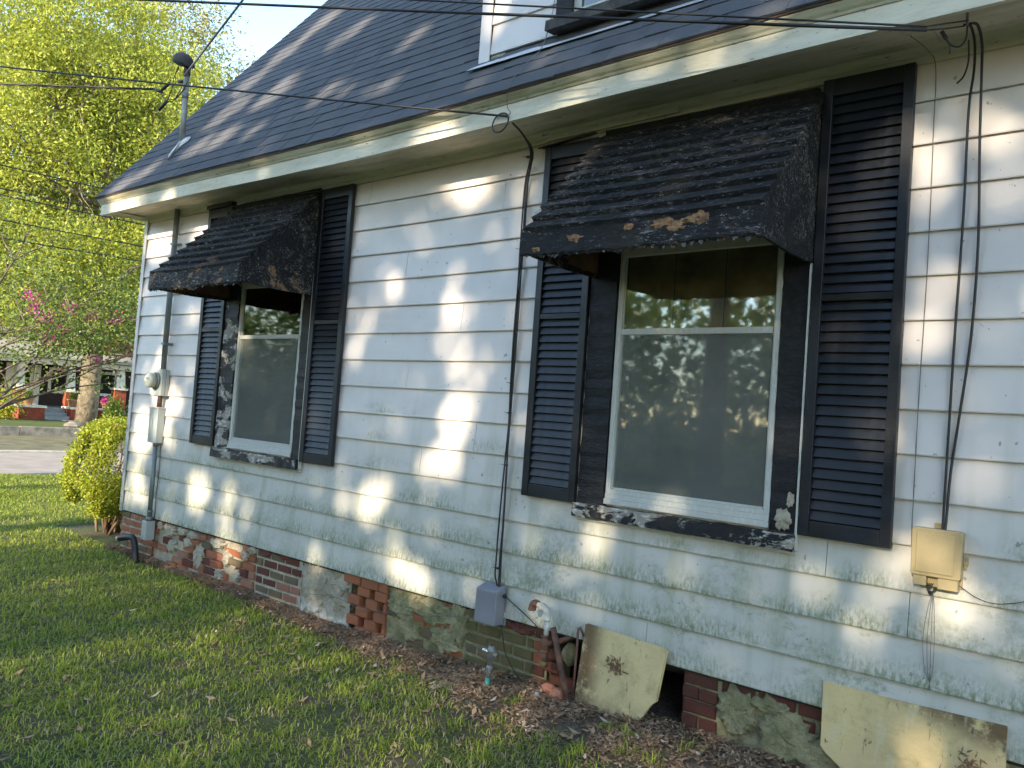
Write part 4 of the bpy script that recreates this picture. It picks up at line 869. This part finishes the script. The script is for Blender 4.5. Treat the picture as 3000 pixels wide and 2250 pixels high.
# ------------------------------------------------------------------ trees
def branch(mb, a, b, r0, r1, wob=.12, k=8):
    a, b = Vector(a), Vector(b); L = (b - a).length; P = []; s = random.random() * 50
    for i in range(k + 1):
        t = i / k; q = a.lerp(b, t); e = wob * L * math.sin(t * math.pi) ** .7
        P.append(q + Vector((nz(t * 2, s, 0), nz(t * 2, s, 5), nz(t * 2, s, 9))) * e + Vector((0, 0, -.06 * L * 4 * t * (1 - t) * -1)))
    P[0] = a; mb.tube(P, [r0 + (r1 - r0) * i / k for i in range(k + 1)], 7); return P
def tree(name, label, base, top, tr, cc, cr, ntips, per, L, Wd, lm, bm, nlimb=10, cluster=.55, droop=.3, limbs=(), zlo=None, group=None):
    t = thing(name, label, 'tree', base, group)
    tb_ = MB(); tp = branch(tb_, base, top, tr, tr * .25, .02, 14); tb_.fin('trunk', bm, t, True)
    lb = MB(); pts = []
    for a, b, r in limbs: pts += branch(lb, a, b, r, r * .3, .10, 10)
    for i in range(nlimb):
        d = Vector(rdir(1)[0]); d.z = abs(d.z) * .6 - .1; s = tp[random.randint(4, 13)]
        e = Vector(cc) + Vector((d.x * cr[0] * .75, d.y * cr[1] * .75, d.z * cr[2] * .8)); pts += branch(lb, s, e, tr * .30, .02, .16, 9)
    tips = []
    while len(tips) < ntips:
        d = rng.uniform(-1, 1, 3); q = np.linalg.norm(d)
        if q > 1 or q < .25: continue
        if nz(d[0] * 3.1 + base[0], d[1] * 3.1, d[2] * 3.1, 1) < -.02: continue
        p = np.array(cc) + d * np.array(cr)
        if zlo is not None and p[2] < zlo: continue
        tips.append(p)
    for i in range(0, len(tips), 5):
        p = Vector(tips[i]); q = min(random.sample(pts, min(len(pts), 14)), key=lambda a: (a - p).length); branch(lb, q, p, .022, .006, .15, 5)
    lb.fin('limbs', bm, t, True)
    T = np.repeat(np.array(tips), per, 0); C = T + rng.normal(size=T.shape) * cluster * np.array([1, 1, .55])
    leaves('crown', C, L, Wd, lm, t, droop)
    return t
tree('willow_oak', 'tall willow oak with pale trunk in front of the brick house across the road', (-20.7, 8.1, -.16), (-20.9, 8.3, 13.5), .36, (-20.8, 8.0, 8.6), (4.6, 4.6, 6.6), 1100, 100, .14, .058, 'oak', 'bark', 12, .46, .3, zlo=3.0)
tree('willow_oak', 'bright yellow-green oak filling the top left behind the overhead cables', (-24.5, 3.6, -.16), (-24.8, 4.6, 15), .33, (-24.4, 6.0, 11.5), (5.2, 5.6, 6.5), 1000, 92, .15, .06, 'oak', 'bark', 12, .48, .3,
     limbs=[((-24.5, 3.9, 3), (-23.2, 8.6, 12), .12), ((-24.6, 4, 4), (-24, 7.2, 14), .1), ((-24.5, 4, 2), (-22, 6.5, 8), .1)], zlo=3.2)
tree('tall_tree', 'taller olive-brown tree behind the oaks seen against the sky', (-35, 14, -.16), (-35, 15, 22), .35, (-35, 16.5, 15.5), (4.5, 5.5, 8.5), 620, 55, .24, .09, 'oakb', 'bark2', 14, .6, .2, zlo=3)
tree('leaning_tree', 'green tree with a slanting pale limb low beside the house roof', (-29, 14.5, -.16), (-28.5, 15.6, 9.5), .28, (-28.6, 14.4, 6.6), (4.2, 4.4, 4.4), 750, 90, .15, .058, 'oak', 'bark', 8, .45, .3, zlo=2.6)
for i, (x, y, lab) in enumerate(((-33, 27, 'dense tree far behind, hidden by the house corner'), (-27, 40, 'dense tree farthest right of the background trees'), (-48, 6, 'dense tree far behind the neighbour house at left'), (-50, 19, 'dense tree far behind the neighbour house, nearer the roof edge'))):
    tree('background_tree', lab, (x, y, -.3), (x, y, 9), .4, (x, y, 6.8), (4, 8.0, 6.4), 420, 42, .32, .14, 'oakb', 'bark2', 8, .8, .2, group='trees behind the neighbour house')
# crepe myrtle
cm = thing('crepe_myrtle', 'crepe myrtle with thin spreading branches and magenta blossom at the far left', 'tree', (-5.4, -.9, -.42))
lb = MB(); tips = []
for i in range(7):
    e = Vector((-5.6 + random.uniform(-1.2, 1.2), .6 + 2.6 * random.random(), 1.7 + 2.0 * random.random()))
    P = branch(lb, (-5.4 + random.uniform(-.15, .15), -.9 + random.uniform(-.1, .1), -.45), e, .020, .007, .14, 10)
    for j in range(7):
        q = P[random.randint(5, 10)]; e2 = q + Vector((random.uniform(-.7, .7), random.uniform(-.2, 1.), random.uniform(-.1, .7))); branch(lb, q, e2, .014, .004, .15, 5); tips.append(e2)
for e in ((-5.6, 2.9, 2.05), (-5.8, 2.4, 1.35), (-5.7, 2.6, 2.6), (-5.5, 2.2, 1.75)): P = branch(lb, (-5.4, -.85, -.3), e, .026, .008, .10, 12); tips += P[6:]
lb.fin('branches', 'bark2', cm, True)
tp = np.array([list(t) for t in tips]); T = np.repeat(tp, 190, 0); C = T + rng.normal(size=T.shape) * .30; C = C[(C[:, 2] > 1.55 + .18 * np.maximum(0, C[:, 1] - .5)) | ((rng.uniform(size=len(C)) < .12) & (C[:, 2] > 1.1))]
leaves('foliage', C, .062, .034, 'myr', cm, .2)
fl_pts = [(-5.6, .95, 2.45), (-5.5, 1.05, 2.30), (-5.7, 1.5, 2.55), (-5.4, 1.75, 2.40), (-5.5, 2.15, 2.42), (-5.6, 2.6, 2.55), (-5.5, 2.75, 2.20), (-5.5, 1.9, 1.72), (-5.6, 2.6, 1.95), (-5.4, 1.1, 1.95), (-5.6, .85, 2.62), (-5.6, 1.35, 2.15)]
for p in fl_pts:
    C = np.array(p) + rng.normal(size=(110, 3)) * np.array([.07, .07, .055]); leaves('blossom', C, .035, .03, 'flower', cm)
# hedge at the house corner
hg = thing('hedge', 'clipped privet hedge with bare lower stems at the far corner of the house', 'hedge', (-1.05, 1.2, -.42))
st = MB()
for i in range(40):
    bx, by = -1.05 + random.uniform(-.15, .15), .35 + (0 if i < 18 else random.uniform(0, 3.5)) + random.uniform(-.1, .15)
    a_ = random.uniform(0, 2 * math.pi); e = (bx + .40 * math.cos(a_), by + .40 * math.sin(a_) + .08, random.uniform(.2, .62)); P = branch(st, (bx, by, -.44), e, .018, .005, .14, 7)
    for j in range(6): q = P[random.randint(3, 7)]; branch(st, q, q + Vector((random.uniform(-.2, .2), random.uniform(-.18, .2), random.uniform(-.05, .2))), .007, .002, .2, 4)
st.fin('twigs', 'twig', hg, True, kind='stuff')
n = 52000; d = rdir(n); q = rng.uniform(.74, 1.0, (n, 1)) ** .5
ex = np.sign(d) * np.abs(d) ** .72; hx, hz = .60, .56
yy = rng.uniform(-.0, 1, n); C = np.empty((n, 3)); C[:, 0] = -1.02 + ex[:, 0] * hx * q[:, 0]; C[:, 2] = .31 + ex[:, 2] * hz * q[:, 0]
C[:, 1] = np.where(ex[:, 1] < 0, .42 + ex[:, 1] * .56 * q[:, 0], .42 + yy * 3.4); 
C[:, 2] += .04 * np.sin(C[:, 1] * 3) ; keepm = (C[:, 2] > -.12 + .10 * np.sin(C[:, 0] * 9)) & (np.array([nz(a, b, c, 2.4) for a, b, c in C]) > -.27 + .30 * (C[:, 2] < .12))
C = C[keepm] + rng.normal(size=(keepm.sum(), 3)) * .022
leaves('foliage', C, .034, .020, 'hedge', hg, -.1, flat=.5)
# trees of the yard behind the camera: leaves cut away to place the dapples
GAPS = [(4.67, 2.83, .20, .15), (3.88, 2.28, .06, .10), (3.99, 2.14, .05, .09), (3.73, 1.92, .07, .10), (4.70, 1.90, .08, .11), (4.58, 1.99, .06, .10), (4.57, 1.74, .07, .10), (4.68, 1.63, .11, .14), (4.28, 1.47, .09, .08), (4.70, 1.22, .12, .17), (4.10, 1.15, .11, .12), (4.64, .93, .14, .11), (3.89, .53, .12, .15), (4.01, .63, .11, .12), (4.15, .27, .10, .17), (4.31, .10, .11, .13), (4.47, .04, .10, .09), (1.47, .36, .19, .18), (1.97, .25, .13, .24), (2.06, -.10, .20, .15), (3.42, .10, .09, .10), (2.30, .26, .08, .12), (1.02, 1.98, .09, .14), (.53, 1.37, .13, .28), (.85, 1.15, .12, .18), (.30, .80, .20, .28), (.20, .26, .15, .23), (6.01, .64, .11, .07), (5.88, .51, .07, .10),
        (7.55, .72, .10, .13), (7.64, .80, .05, .09), (7.80, 1.12, .06, .05), (7.90, 1.25, .04, .10), (7.86, .54, .09, .09), (7.76, .56, .07, .10), (7.97, .44, .06, .05), (7.16, .53, .05, .05), (7.88, 2.61, .05, .04), (7.71, 2.75, .05, .04), (7.59, 1.77, .07, .06), (7.64, 1.96, .04, .06), (7.58, 2.40, .05, .06), (5.93, .20, .07, .06), (5.66, -.14, .07, .10), (5.64, -.36, .10, .10), (7.92, -.18, .07, .14), (7.73, .71, .05, .12), (7.87, 2.36, .04, .04), (.98, 2.48, .22, .18), (.30, 2.80, .28, .20), (1.14, 2.78, .18, .16), (5.16, 2.76, .06, .12), (5.62, 2.70, .14, .10), (5.78, 2.86, .12, .05), (6.55, 2.93, .14, .04), (7.35, 2.52, .06, .07), (7.28, 2.30, .07, .12), (7.44, 2.66, .05, .07), (5.66, .34, .04, .06), (5.55, .71, .04, .05), (1.75, 1.55, .05, .1), (3.6, 1.7, .05, .08), (3.58, 1.2, .05, .07), (1.5, .9, .06, .08), (2.65, -.3, .09, .12),
        (1.13, 3.59, .22, .23), (.91, 4.31, .27, .37), (1.66, 4.39, .25, .38), (.64, 5.65, .25, .4), (1.53, 3.61, .19, .24), (.81, 6.32, .25, .4), (.09, 3.18, .24, .22), (.39, 3.33, .21, .2), (1.94, 5.35, .18, .31), (2.05, 5.53, .16, .28), (3.58, 3.64, .09, .14), (3.79, 3.65, .1, .16), (3.8, 4.32, .06, .11), (4.94, 3.14, .06, .1), (4.95, 3.25, .06, .1), (4.84, 2.98, .06, .1), (5.46, 3.29, .06, .1), (5.65, 3.17, .06, .1), (5.84, 2.99, .08, .1), (6.06, 3.1, .06, .1), (6.1, 3.2, .06, .1), (6.9, 3.09, .06, .1), (6.85, 3.06, .08, .08), (6.63, 3.00, .06, .08), (2.09, 3.56, .11, .14), (.58, 5.0, .25, .39), (6.9, 3.32, .10, .08), (6.0, 3.05, .14, .03), (6.25, 3.0, .2, .025), (3.95, 2.98, .2, .02), (.3, 2.95, .4, .04)]
rg = random.Random(5)
for i in range(120): GAPS.append((rg.uniform(3.5, 8.3), rg.uniform(.1, 2.9), rg.uniform(.018, .035), rg.uniform(.03, .07)))
for i in range(26): GAPS.append((rg.uniform(.0, 1.6), rg.uniform(.0, 2.9), rg.uniform(.03, .07), rg.uniform(.05, .12)))
for i in range(26): GAPS.append((rg.uniform(0, 8), rg.uniform(3.1, 6.5), rg.uniform(.05, .14), rg.uniform(.10, .26)))
for i in range(70): GAPS.append((rg.uniform(0.2, 8.2), rg.uniform(-.3, 2.7), rg.uniform(.035, .06), rg.uniform(.05, .10)))
G = np.array(GAPS)
yard = [(11.6, -15.0, 'broad shade tree behind the viewer, rightmost of the yard trees'), (8.3, -15.6, 'shade tree behind the viewer in the middle of the yard trees'), (.10, -13.2, 'thick-trunked shade tree behind the viewer that the near window mirrors'), (4.9, -16.2, 'slim shade tree behind the viewer between the thick-trunked one and the middle one')]
n = 430000; xp = rng.uniform(-1.0, 11.5, n); zp = rng.uniform(-2.6, 8.4, n); tt = rng.uniform(12.0, 18.0, n)
edge = -.35 + .5 * np.sin(zp * 1.7) * .4 + .35 * rng.normal(size=n) * .5
ok = xp > edge - .25 * np.clip(zp, -2, 0)
for gx, gz_, rx, rz in G:
    e = ((xp - gx) / (rx + .014)) ** 2 + ((zp - gz_) / (rz + .014)) ** 2
    e = np.sqrt(e) * (1 - .10 * np.sin(np.arctan2(zp - gz_, xp - gx) * 3 + gx * 9))
    st_ = (.84 + .16 * math.sin(gx * 17 + gz_ * 31)) if rx < .12 else 1.
    ok &= ~(rng.uniform(size=n) < st_ * np.clip((1.22 - e) / .40, 0, 1))
ok &= (zp > -.42) | (rng.uniform(size=n) < .22)          # thinner foliage low down: soft broken light on the lawn
xp, zp, tt = xp[ok], zp[ok], tt[ok]
C = np.stack([xp - TX * tt, -tt, zp + TE * tt], 1)
tx_ = np.array([a for a, b, c in yard]); own = np.argmin(np.abs(C[:, 0:1] - tx_[None, :] + 1.2 * np.sin(C[:, 1:2] * 1.3 + C[:, 2:3])), axis=1)
for i, (x, y, lab) in enumerate(yard):
    t = thing('shade_tree', lab, 'tree', (x, y, -.42), 'yard trees behind the viewer'); tb_ = MB(); tp_ = branch(tb_, (x, y, -.5), (x + .2, y, 8.5), .36 if i == 2 else .24, .08, .02, 14); tb_.fin('trunk', 'bark2', t, True)
    lb = MB()
    sel = C[own == i]
    for k in range(26):
        e = sel[random.randrange(len(sel))]
        if any(((e[0] + TX * -e[1] * 1 - g[0]) / (g[2] + .2)) ** 2 + ((e[2] + TE * e[1] - g[1]) / (g[3] + .2)) ** 2 < 1 for g in GAPS[:60]): continue
        branch(lb, tp_[random.randint(6, 14)], tuple(e), .035, .01, .1, 6)
    lb.fin('limbs', 'bark2', t, True); leaves('crown', sel, .118, .066, 'shade', t, .2)
# clipped hedge across the lawn, mirrored in the window
h2 = thing('hedge', 'long low hedge behind the viewer at the far edge of the side lawn', 'hedge', (2, -20.5, -.42))
n = 26000; C = np.stack([rng.uniform(-9, 14, n), -20.5 + rng.uniform(-.5, .5, n), rng.uniform(-.42, .95, n)], 1); C[:, 2] = np.minimum(C[:, 2], .9 + .06 * np.sin(C[:, 0] * 3)); leaves('foliage', C, .16, .10, 'hedge', h2)
n = 90000; C = np.stack([rng.uniform(-75, 24, n), -26 + 3 * rng.normal(size=n), rng.uniform(0, 7.4, n)], 1); C = C[np.array([nz(a, b, c, .35) > -.08 - .2 * (c < 4) for a, b, c in C])]
h3 = thing('tree_line', 'line of trees beyond the side lawn behind the viewer', 'trees', (0, -26, -.42), kind='stuff'); o_ = leaves('foliage', C, .42, .24, 'myr', h3, kind='stuff')

# ------------------------------------------------------------------ neighbour house
nb = thing('neighbour_house', 'red brick bungalow with white porch trim across the road', 'house', (-27, 9, -.15)); X = -26.
def nbx(name, mat, x0, x1, y0, y1, z0, z1, p=nb): return MB().box(x0, x1, y0, y1, z0, z1).fin(name, mat, p)
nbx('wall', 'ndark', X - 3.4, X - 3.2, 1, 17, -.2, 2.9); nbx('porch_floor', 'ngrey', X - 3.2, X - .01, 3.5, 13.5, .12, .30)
for y0, y1 in ((7.58, 8.44), (9.38, 10.02)):
    pr = nbx('porch_pier', 'nbrick', X, X + .75, y0, y1, -.2, .29); nbx('pier_cap', 'nwhite', X - .05, X + .80, y0 - .05, y1 + .05, .292, .38, pr)
for i in range(4): nbx('step', 'ngrey', X + .02 + i * .24, X + .26 + i * .24 if i < 3 else X + .98, 8.46, 9.36, -.2, .27 - i * .135)
for y0, y1 in ((4.5, 7.5), (10.1, 11.34)):
    pr = nbx('porch_wall', 'nbrick', X - .2, X, y0, y1, -.2, .29); nbx('wall_cap', 'nwhite', X - .25, X + .05, y0, y1, .292, .37, pr)
for y0, y1, zt in ((7.60, 8.0, .95), (9.45, 9.85, .95), (11.36, 11.85, 1.18), (5.0, 5.5, 1.18)):
    c_ = nbx('brick_column', 'nbrick', X - .35, X - .05, y0, y1, .295, zt); nbx('column_cap', 'nwhite', X - .4, X, y0 - .04, y1 + .04, zt + .001, zt + .08, c_)
    MB().hexa([(X - .33, y0 + .05, zt + .081), (X - .07, y0 + .05, zt + .081), (X - .07, y1 - .05, zt + .081), (X - .33, y1 - .05, zt + .081), (X - .28, y0 + .1, 2.0), (X - .12, y0 + .1, 2.0), (X - .12, y1 - .1, 2.0), (X - .28, y1 - .1, 2.0)]).fin('tapered_post', 'nwhite', nb)
for y0, y1, z0 in ((7.15, 7.42, .3), (8.2, 8.46, .3)): nbx('door_trim', 'nwhite', X - 3.19, X - 3.1, y0 + 1.1, y1 + 1.1, z0, 2.0)
for y0, y1 in ((9.9, 10.9), (11.9, 12.8), (8.55, 9.28)):
    f_ = nbx('window_frame', 'nwhite', X - 3.19, X - 3.14, y0, y1, .85 if y0 > 9 else .32, 1.95); nbx('window_glass', 'dark', X - 3.139, X - 3.13, y0 + .12, y1 - .12, .97 if y0 > 9 else 1.1, 1.83, f_)
nbx('porch_beam', 'nwhite', X - .4, X + .0, 3.4, 13.6, 2.0, 2.22)
MB().hexa([(X + .35, 3.1, 2.24), (X + .35, 13.9, 2.24), (X - 3.6, 13.9, 3.0), (X - 3.6, 3.1, 3.0), (X + .35, 3.1, 2.32), (X + .35, 13.9, 2.32), (X - 3.6, 13.9, 3.12), (X - 3.6, 3.1, 3.12)]).fin('porch_roof', 'nroof', nb)
gb_ = MB().prism([(9.2, 2.75), (13.0, 2.75), (11.1, 3.95)], X - 1.4, X - 1.2, 'x').fin('gable', simple('rust_clapboard', (.26, .10, .05), .8), nb)
for s in (-1, 1): MB().hexa([(X - 1.15, 11.1, 3.95), (X - .9, 11.1, 3.95), (X - .9, 11.1 + s * 2.2, 2.6), (X - 1.15, 11.1 + s * 2.2, 2.6), (X - 1.15, 11.1, 4.1), (X - .9, 11.1, 4.1), (X - .9, 11.1 + s * 2.2, 2.75), (X - 1.15, 11.1 + s * 2.2, 2.75)]).fin('gable_rake', 'nwhite', gb_)
MB().prism([(1, 3.0), (17, 3.0), (14, 5.8), (4, 5.8)], X - 8, X - 3.3, 'x').fin('main_roof', simple('brown_roof', (.12, .10, .085), .9), nb)
def pot(x, y, z, r, h, mat, label, leafm='plants', ph=.22, pr=.2):
    t = thing('potted_plant', label, 'potted plant', (x, y, z), 'potted plants on the porch')
    MB().tube([(x, y, z), (x, y, z + h * .85), (x, y, z + h * .86), (x, y, z + h)], [r * .72, r, r * 1.1, r * 1.1], 14).fin('pot', mat, t, True)
    leaves('foliage', np.array([x, y, z + h + ph * .5]) + rng.normal(size=(260, 3)) * np.array([pr * .5, pr * .5, ph * .4]), .09, .045, leafm, t)
pot(X + .35, 7.95, .38, .21, .28, 'clay', 'clay pot of yellow-green flowers on the left porch pier')
pot(X + .35, 9.62, .38, .23, .30, 'clay', 'clay pot with bushy plant on the right porch pier')
pot(X + .45, 9.93, .38, .10, .17, 'potw', 'small white pot beside the clay pot on the right pier', ph=.12, pr=.12)
pot(X - .1, 11.05, .37, .14, .2, 'clay', 'small pot with pink flowers on the porch wall right of the trunk', 'flower', .2, .2)
for (x, y, r, h, lab) in ((-24.2, 6.6, .55, 1.1, 'round green shrub in the yard at the left edge'), (-24.9, 12.0, .45, .8, 'green shrub by the porch right of the trunk'), (-24.6, 10.75, .3, .9, 'slim leafy shrub right beside the oak trunk')):
    t = thing('shrub', lab, 'shrub', (x, y, -.15), 'shrubs before the neighbour porch'); C = np.array([x, y, -.15 + h * .5]) + rng.normal(size=(1500, 3)) * np.array([r * .55, r * .55, h * .28]); leaves('foliage', C, .11, .06, 'plants' if r < .5 else 'hedge', t); MB().tube([(x, y, -.2), (x, y, .3)], .03, 6).fin('stem', 'twig', t)
rock(-19.9, 7.4, -.10, .28, 4, 'concrete', 'landscape_rock', 'grey rock on top of the yard edge before the steps', 'rock', (1, 1.2, .5))

# ------------------------------------------------------------------ grass and litter
def blades(name, P, Lh, Wd, lean_, tint, mat):
    n = len(P); a = rng.uniform(0, 2 * np.pi, n); D = np.stack([np.cos(a), np.sin(a), np.zeros(n)], 1); b = a + rng.uniform(.9, 2.2, n); Sd = np.stack([np.cos(b), np.sin(b), np.zeros(n)], 1)
    L_ = Lh * rng.uniform(.55, 1.35, n); le = lean_ * rng.uniform(.15, 1.5, n); W_ = Wd * rng.uniform(.6, 1.3, n)
    mid_ = P + D * (L_ * le * .35)[:, None]; mid_[:, 2] += L_ * .62; tip = P + D * (L_ * le * 1.1)[:, None]; tip[:, 2] += L_ * np.clip(1.05 - .45 * le, .12, 1)
    w0 = Sd * (W_ * .5)[:, None]
    vs = np.stack([P - w0, P + w0, mid_ + w0 * .85, mid_ - w0 * .85, tip], 1).reshape(-1, 3)
    m = bpy.data.meshes.new(name); m.vertices.add(5 * n); m.vertices.foreach_set('co', vs.astype(np.float32).ravel())
    base = np.arange(n)[:, None] * 5; q = np.concatenate([base + np.array([[0, 1, 2, 3]]), base + np.array([[3, 2, 4]])], 1).ravel()
    m.loops.add(7 * n); m.loops.foreach_set('vertex_index', q.astype(np.int32)); m.polygons.add(2 * n)
    m.polygons.foreach_set('loop_start', np.stack([np.arange(n) * 7, np.arange(n) * 7 + 4], 1).ravel().astype(np.int32)); m.update(calc_edges=True)
    at = m.attributes.new('tint', 'FLOAT', 'POINT'); at.data.foreach_set('value', np.repeat(tint, 5).astype(np.float32)); m.materials.append(M[mat])
    return tag(link(bpy.data.objects.new(name, m)), None, None, None, 'stuff')
def scatter(n, r0, r1, a0, a1, pw=1.0):
    r = r0 + (r1 - r0) * rng.uniform(0, 1, n) ** pw; a = rng.uniform(a0, a1, n)
    return 8.51 + r * np.cos(a), -3.97 + r * np.sin(a)
x, y = scatter(430000, 1.5, 17, R(95), R(178), 1.0)
m_ = (y < -.02 - .14 * np.abs(np.sin(x * 2.1))) | (x < -.15); x, y = x[m_], y[m_]; m_ = x > -7.6; x, y = x[m_], y[m_]
bare = np.array([noise.noise(Vector((a * 1.7, b * 1.7, 2.))) for a, b in zip(x, y)]); bare2 = np.array([noise.noise(Vector((a * 6, b * 6, 8.))) for a, b in zip(x, y)])
wallp = np.clip(1 - (-y) / np.interp(x, [0, 2, 4, 5.2, 6.5, 8], [.10, .13, .32, .58, .85, 1.1]), 0, 1) * (y < 0) * (x > -.1)
right = np.interp(x, [2.5, 4.6, 6.0], [.05, .55, 1.0])
pk = 1 - .98 * np.clip(wallp * 2.1, 0, 1) - right * np.clip(bare * 1.6 + bare2 * .6 + .30, 0, 1) - .25 * np.clip(bare2 + .2, 0, 1)
hb = (x > -1.75) & (x < -.3) & (y > .0); pk = np.where(hb, -1, pk)
k_ = rng.uniform(0, 1, len(x)) < pk; x, y, wp, rt = x[k_], y[k_], wallp[k_], right[k_]
z = np.array([gz(a, b) for a, b in zip(x, y)]); dist = np.hypot(x - 8.51, y + 3.97)
gp_ = np.array([noise.noise(Vector((a * 1.1, b * 1.1, 12.))) for a, b in zip(x, y)]); tn = np.clip(.45 + .22 * rng.normal(size=len(x)) + .35 * gp_, 0, .88); brown = rng.uniform(size=len(x)) < (.03 + .22 * rt + .3 * wp); tn = np.where(brown, rng.uniform(.92, 1, len(x)), tn)
blades('grass', np.stack([x, y, z - .004], 1), np.clip(.031 * (1 + .04 * dist), 0, .045), .0034 * (1 + .12 * dist), 1.35, tn, 'grass')
# weedy clumps with broader blades
cx, cy = scatter(260, 1.8, 7.5, R(100), R(172)); m_ = cy < -.25; cx, cy = cx[m_], cy[m_]; n = len(cx) * 26
x = np.repeat(cx, 26) + rng.normal(size=n) * .028; y = np.repeat(cy, 26) + rng.normal(size=n) * .028; z = np.array([gz(a, b) for a, b in zip(x, y)])
blades('grass_tufts', np.stack([x, y, z - .004], 1), .062, .0052, 1.0, np.clip(.45 + .2 * rng.normal(size=n), 0, .88), 'grass')
# litter: leaf scraps, straw and chips along the wall and on the bare ground
n = 60000; x = rng.uniform(-.2, 8.6, n); wd_ = np.interp(x, [0, 2, 4, 5.2, 6.5, 8], [.05, .07, .20, .40, .75, 1.1]); y = -np.abs(rng.normal(size=n)) * wd_ * .62 - .005
z = np.array([gz(a, b) for a, b in zip(x, y)]) + .012 + rng.uniform(0, .03, n) * np.clip(1 + y / .4, 0, 1)
U = rdir(n); U[:, 2] *= .25; U /= np.linalg.norm(U, axis=1, keepdims=True); N_ = rdir(n) * .5 + np.array([0, 0, 1.]); V = np.cross(U, N_); V /= np.linalg.norm(V, axis=1, keepdims=True)
kind_ = rng.uniform(size=n); L_ = np.where(kind_ < .45, rng.uniform(.012, .04, n), rng.uniform(.008, .020, n)); W_ = np.where(kind_ < .45, .0018, L_ * .5)
cl_ = np.array([noise.noise(Vector((a * 4, b * 6, 1.))) + .5 * noise.noise(Vector((a * 11, b * 13, 4.))) for a, b in zip(x, y)])
kp = (cl_ > -.25 + .35 * rng.normal(size=n)); big = rng.uniform(size=n) < .05; L_ = np.where(big, L_ * 1.7, L_); x, y, z, U, V, L_, W_, cl_ = (q[kp] for q in (x, y, z, U, V, L_, W_, cl_)); n = len(x)
quads('leaf_litter', np.stack([x, y, z], 1), U * L_[:, None], V * W_[:, None], np.clip(rng.uniform(0, .9, n) ** 1.5 + .35 * cl_ + .06 * rng.normal(size=n), 0, 1), 'litter', None, .5, kind='stuff')
n = 330; x, y = scatter(n, 2, 8, R(100), R(172)); x = np.concatenate([x, rng.uniform(3, 8.3, 320)]); y = np.concatenate([y, -np.abs(rng.normal(size=320)) * .45 - .03]); n = len(x); z = np.array([gz(a, b) for a, b in zip(x, y)]) + .022
k_ = y < -.03; x, y, z = x[k_], y[k_], z[k_]; n = len(x)
U = rdir(n); U[:, 2] *= .3; U /= np.linalg.norm(U, axis=1, keepdims=True); N_ = rdir(n) * .4 + np.array([0, 0, 1.]); V = np.cross(U, N_); V /= np.linalg.norm(V, axis=1, keepdims=True); L_ = rng.uniform(.015, .042, n)
quads('fallen_leaves', np.stack([x, y, z], 1), U * L_[:, None], V * (L_ * .38)[:, None], rng.uniform(.35, 1, n), 'litter', None, .6, kind='stuff')
print('bricks', nbr[0], 'tabs', len(tabs), 'objects', len(bpy.data.objects))
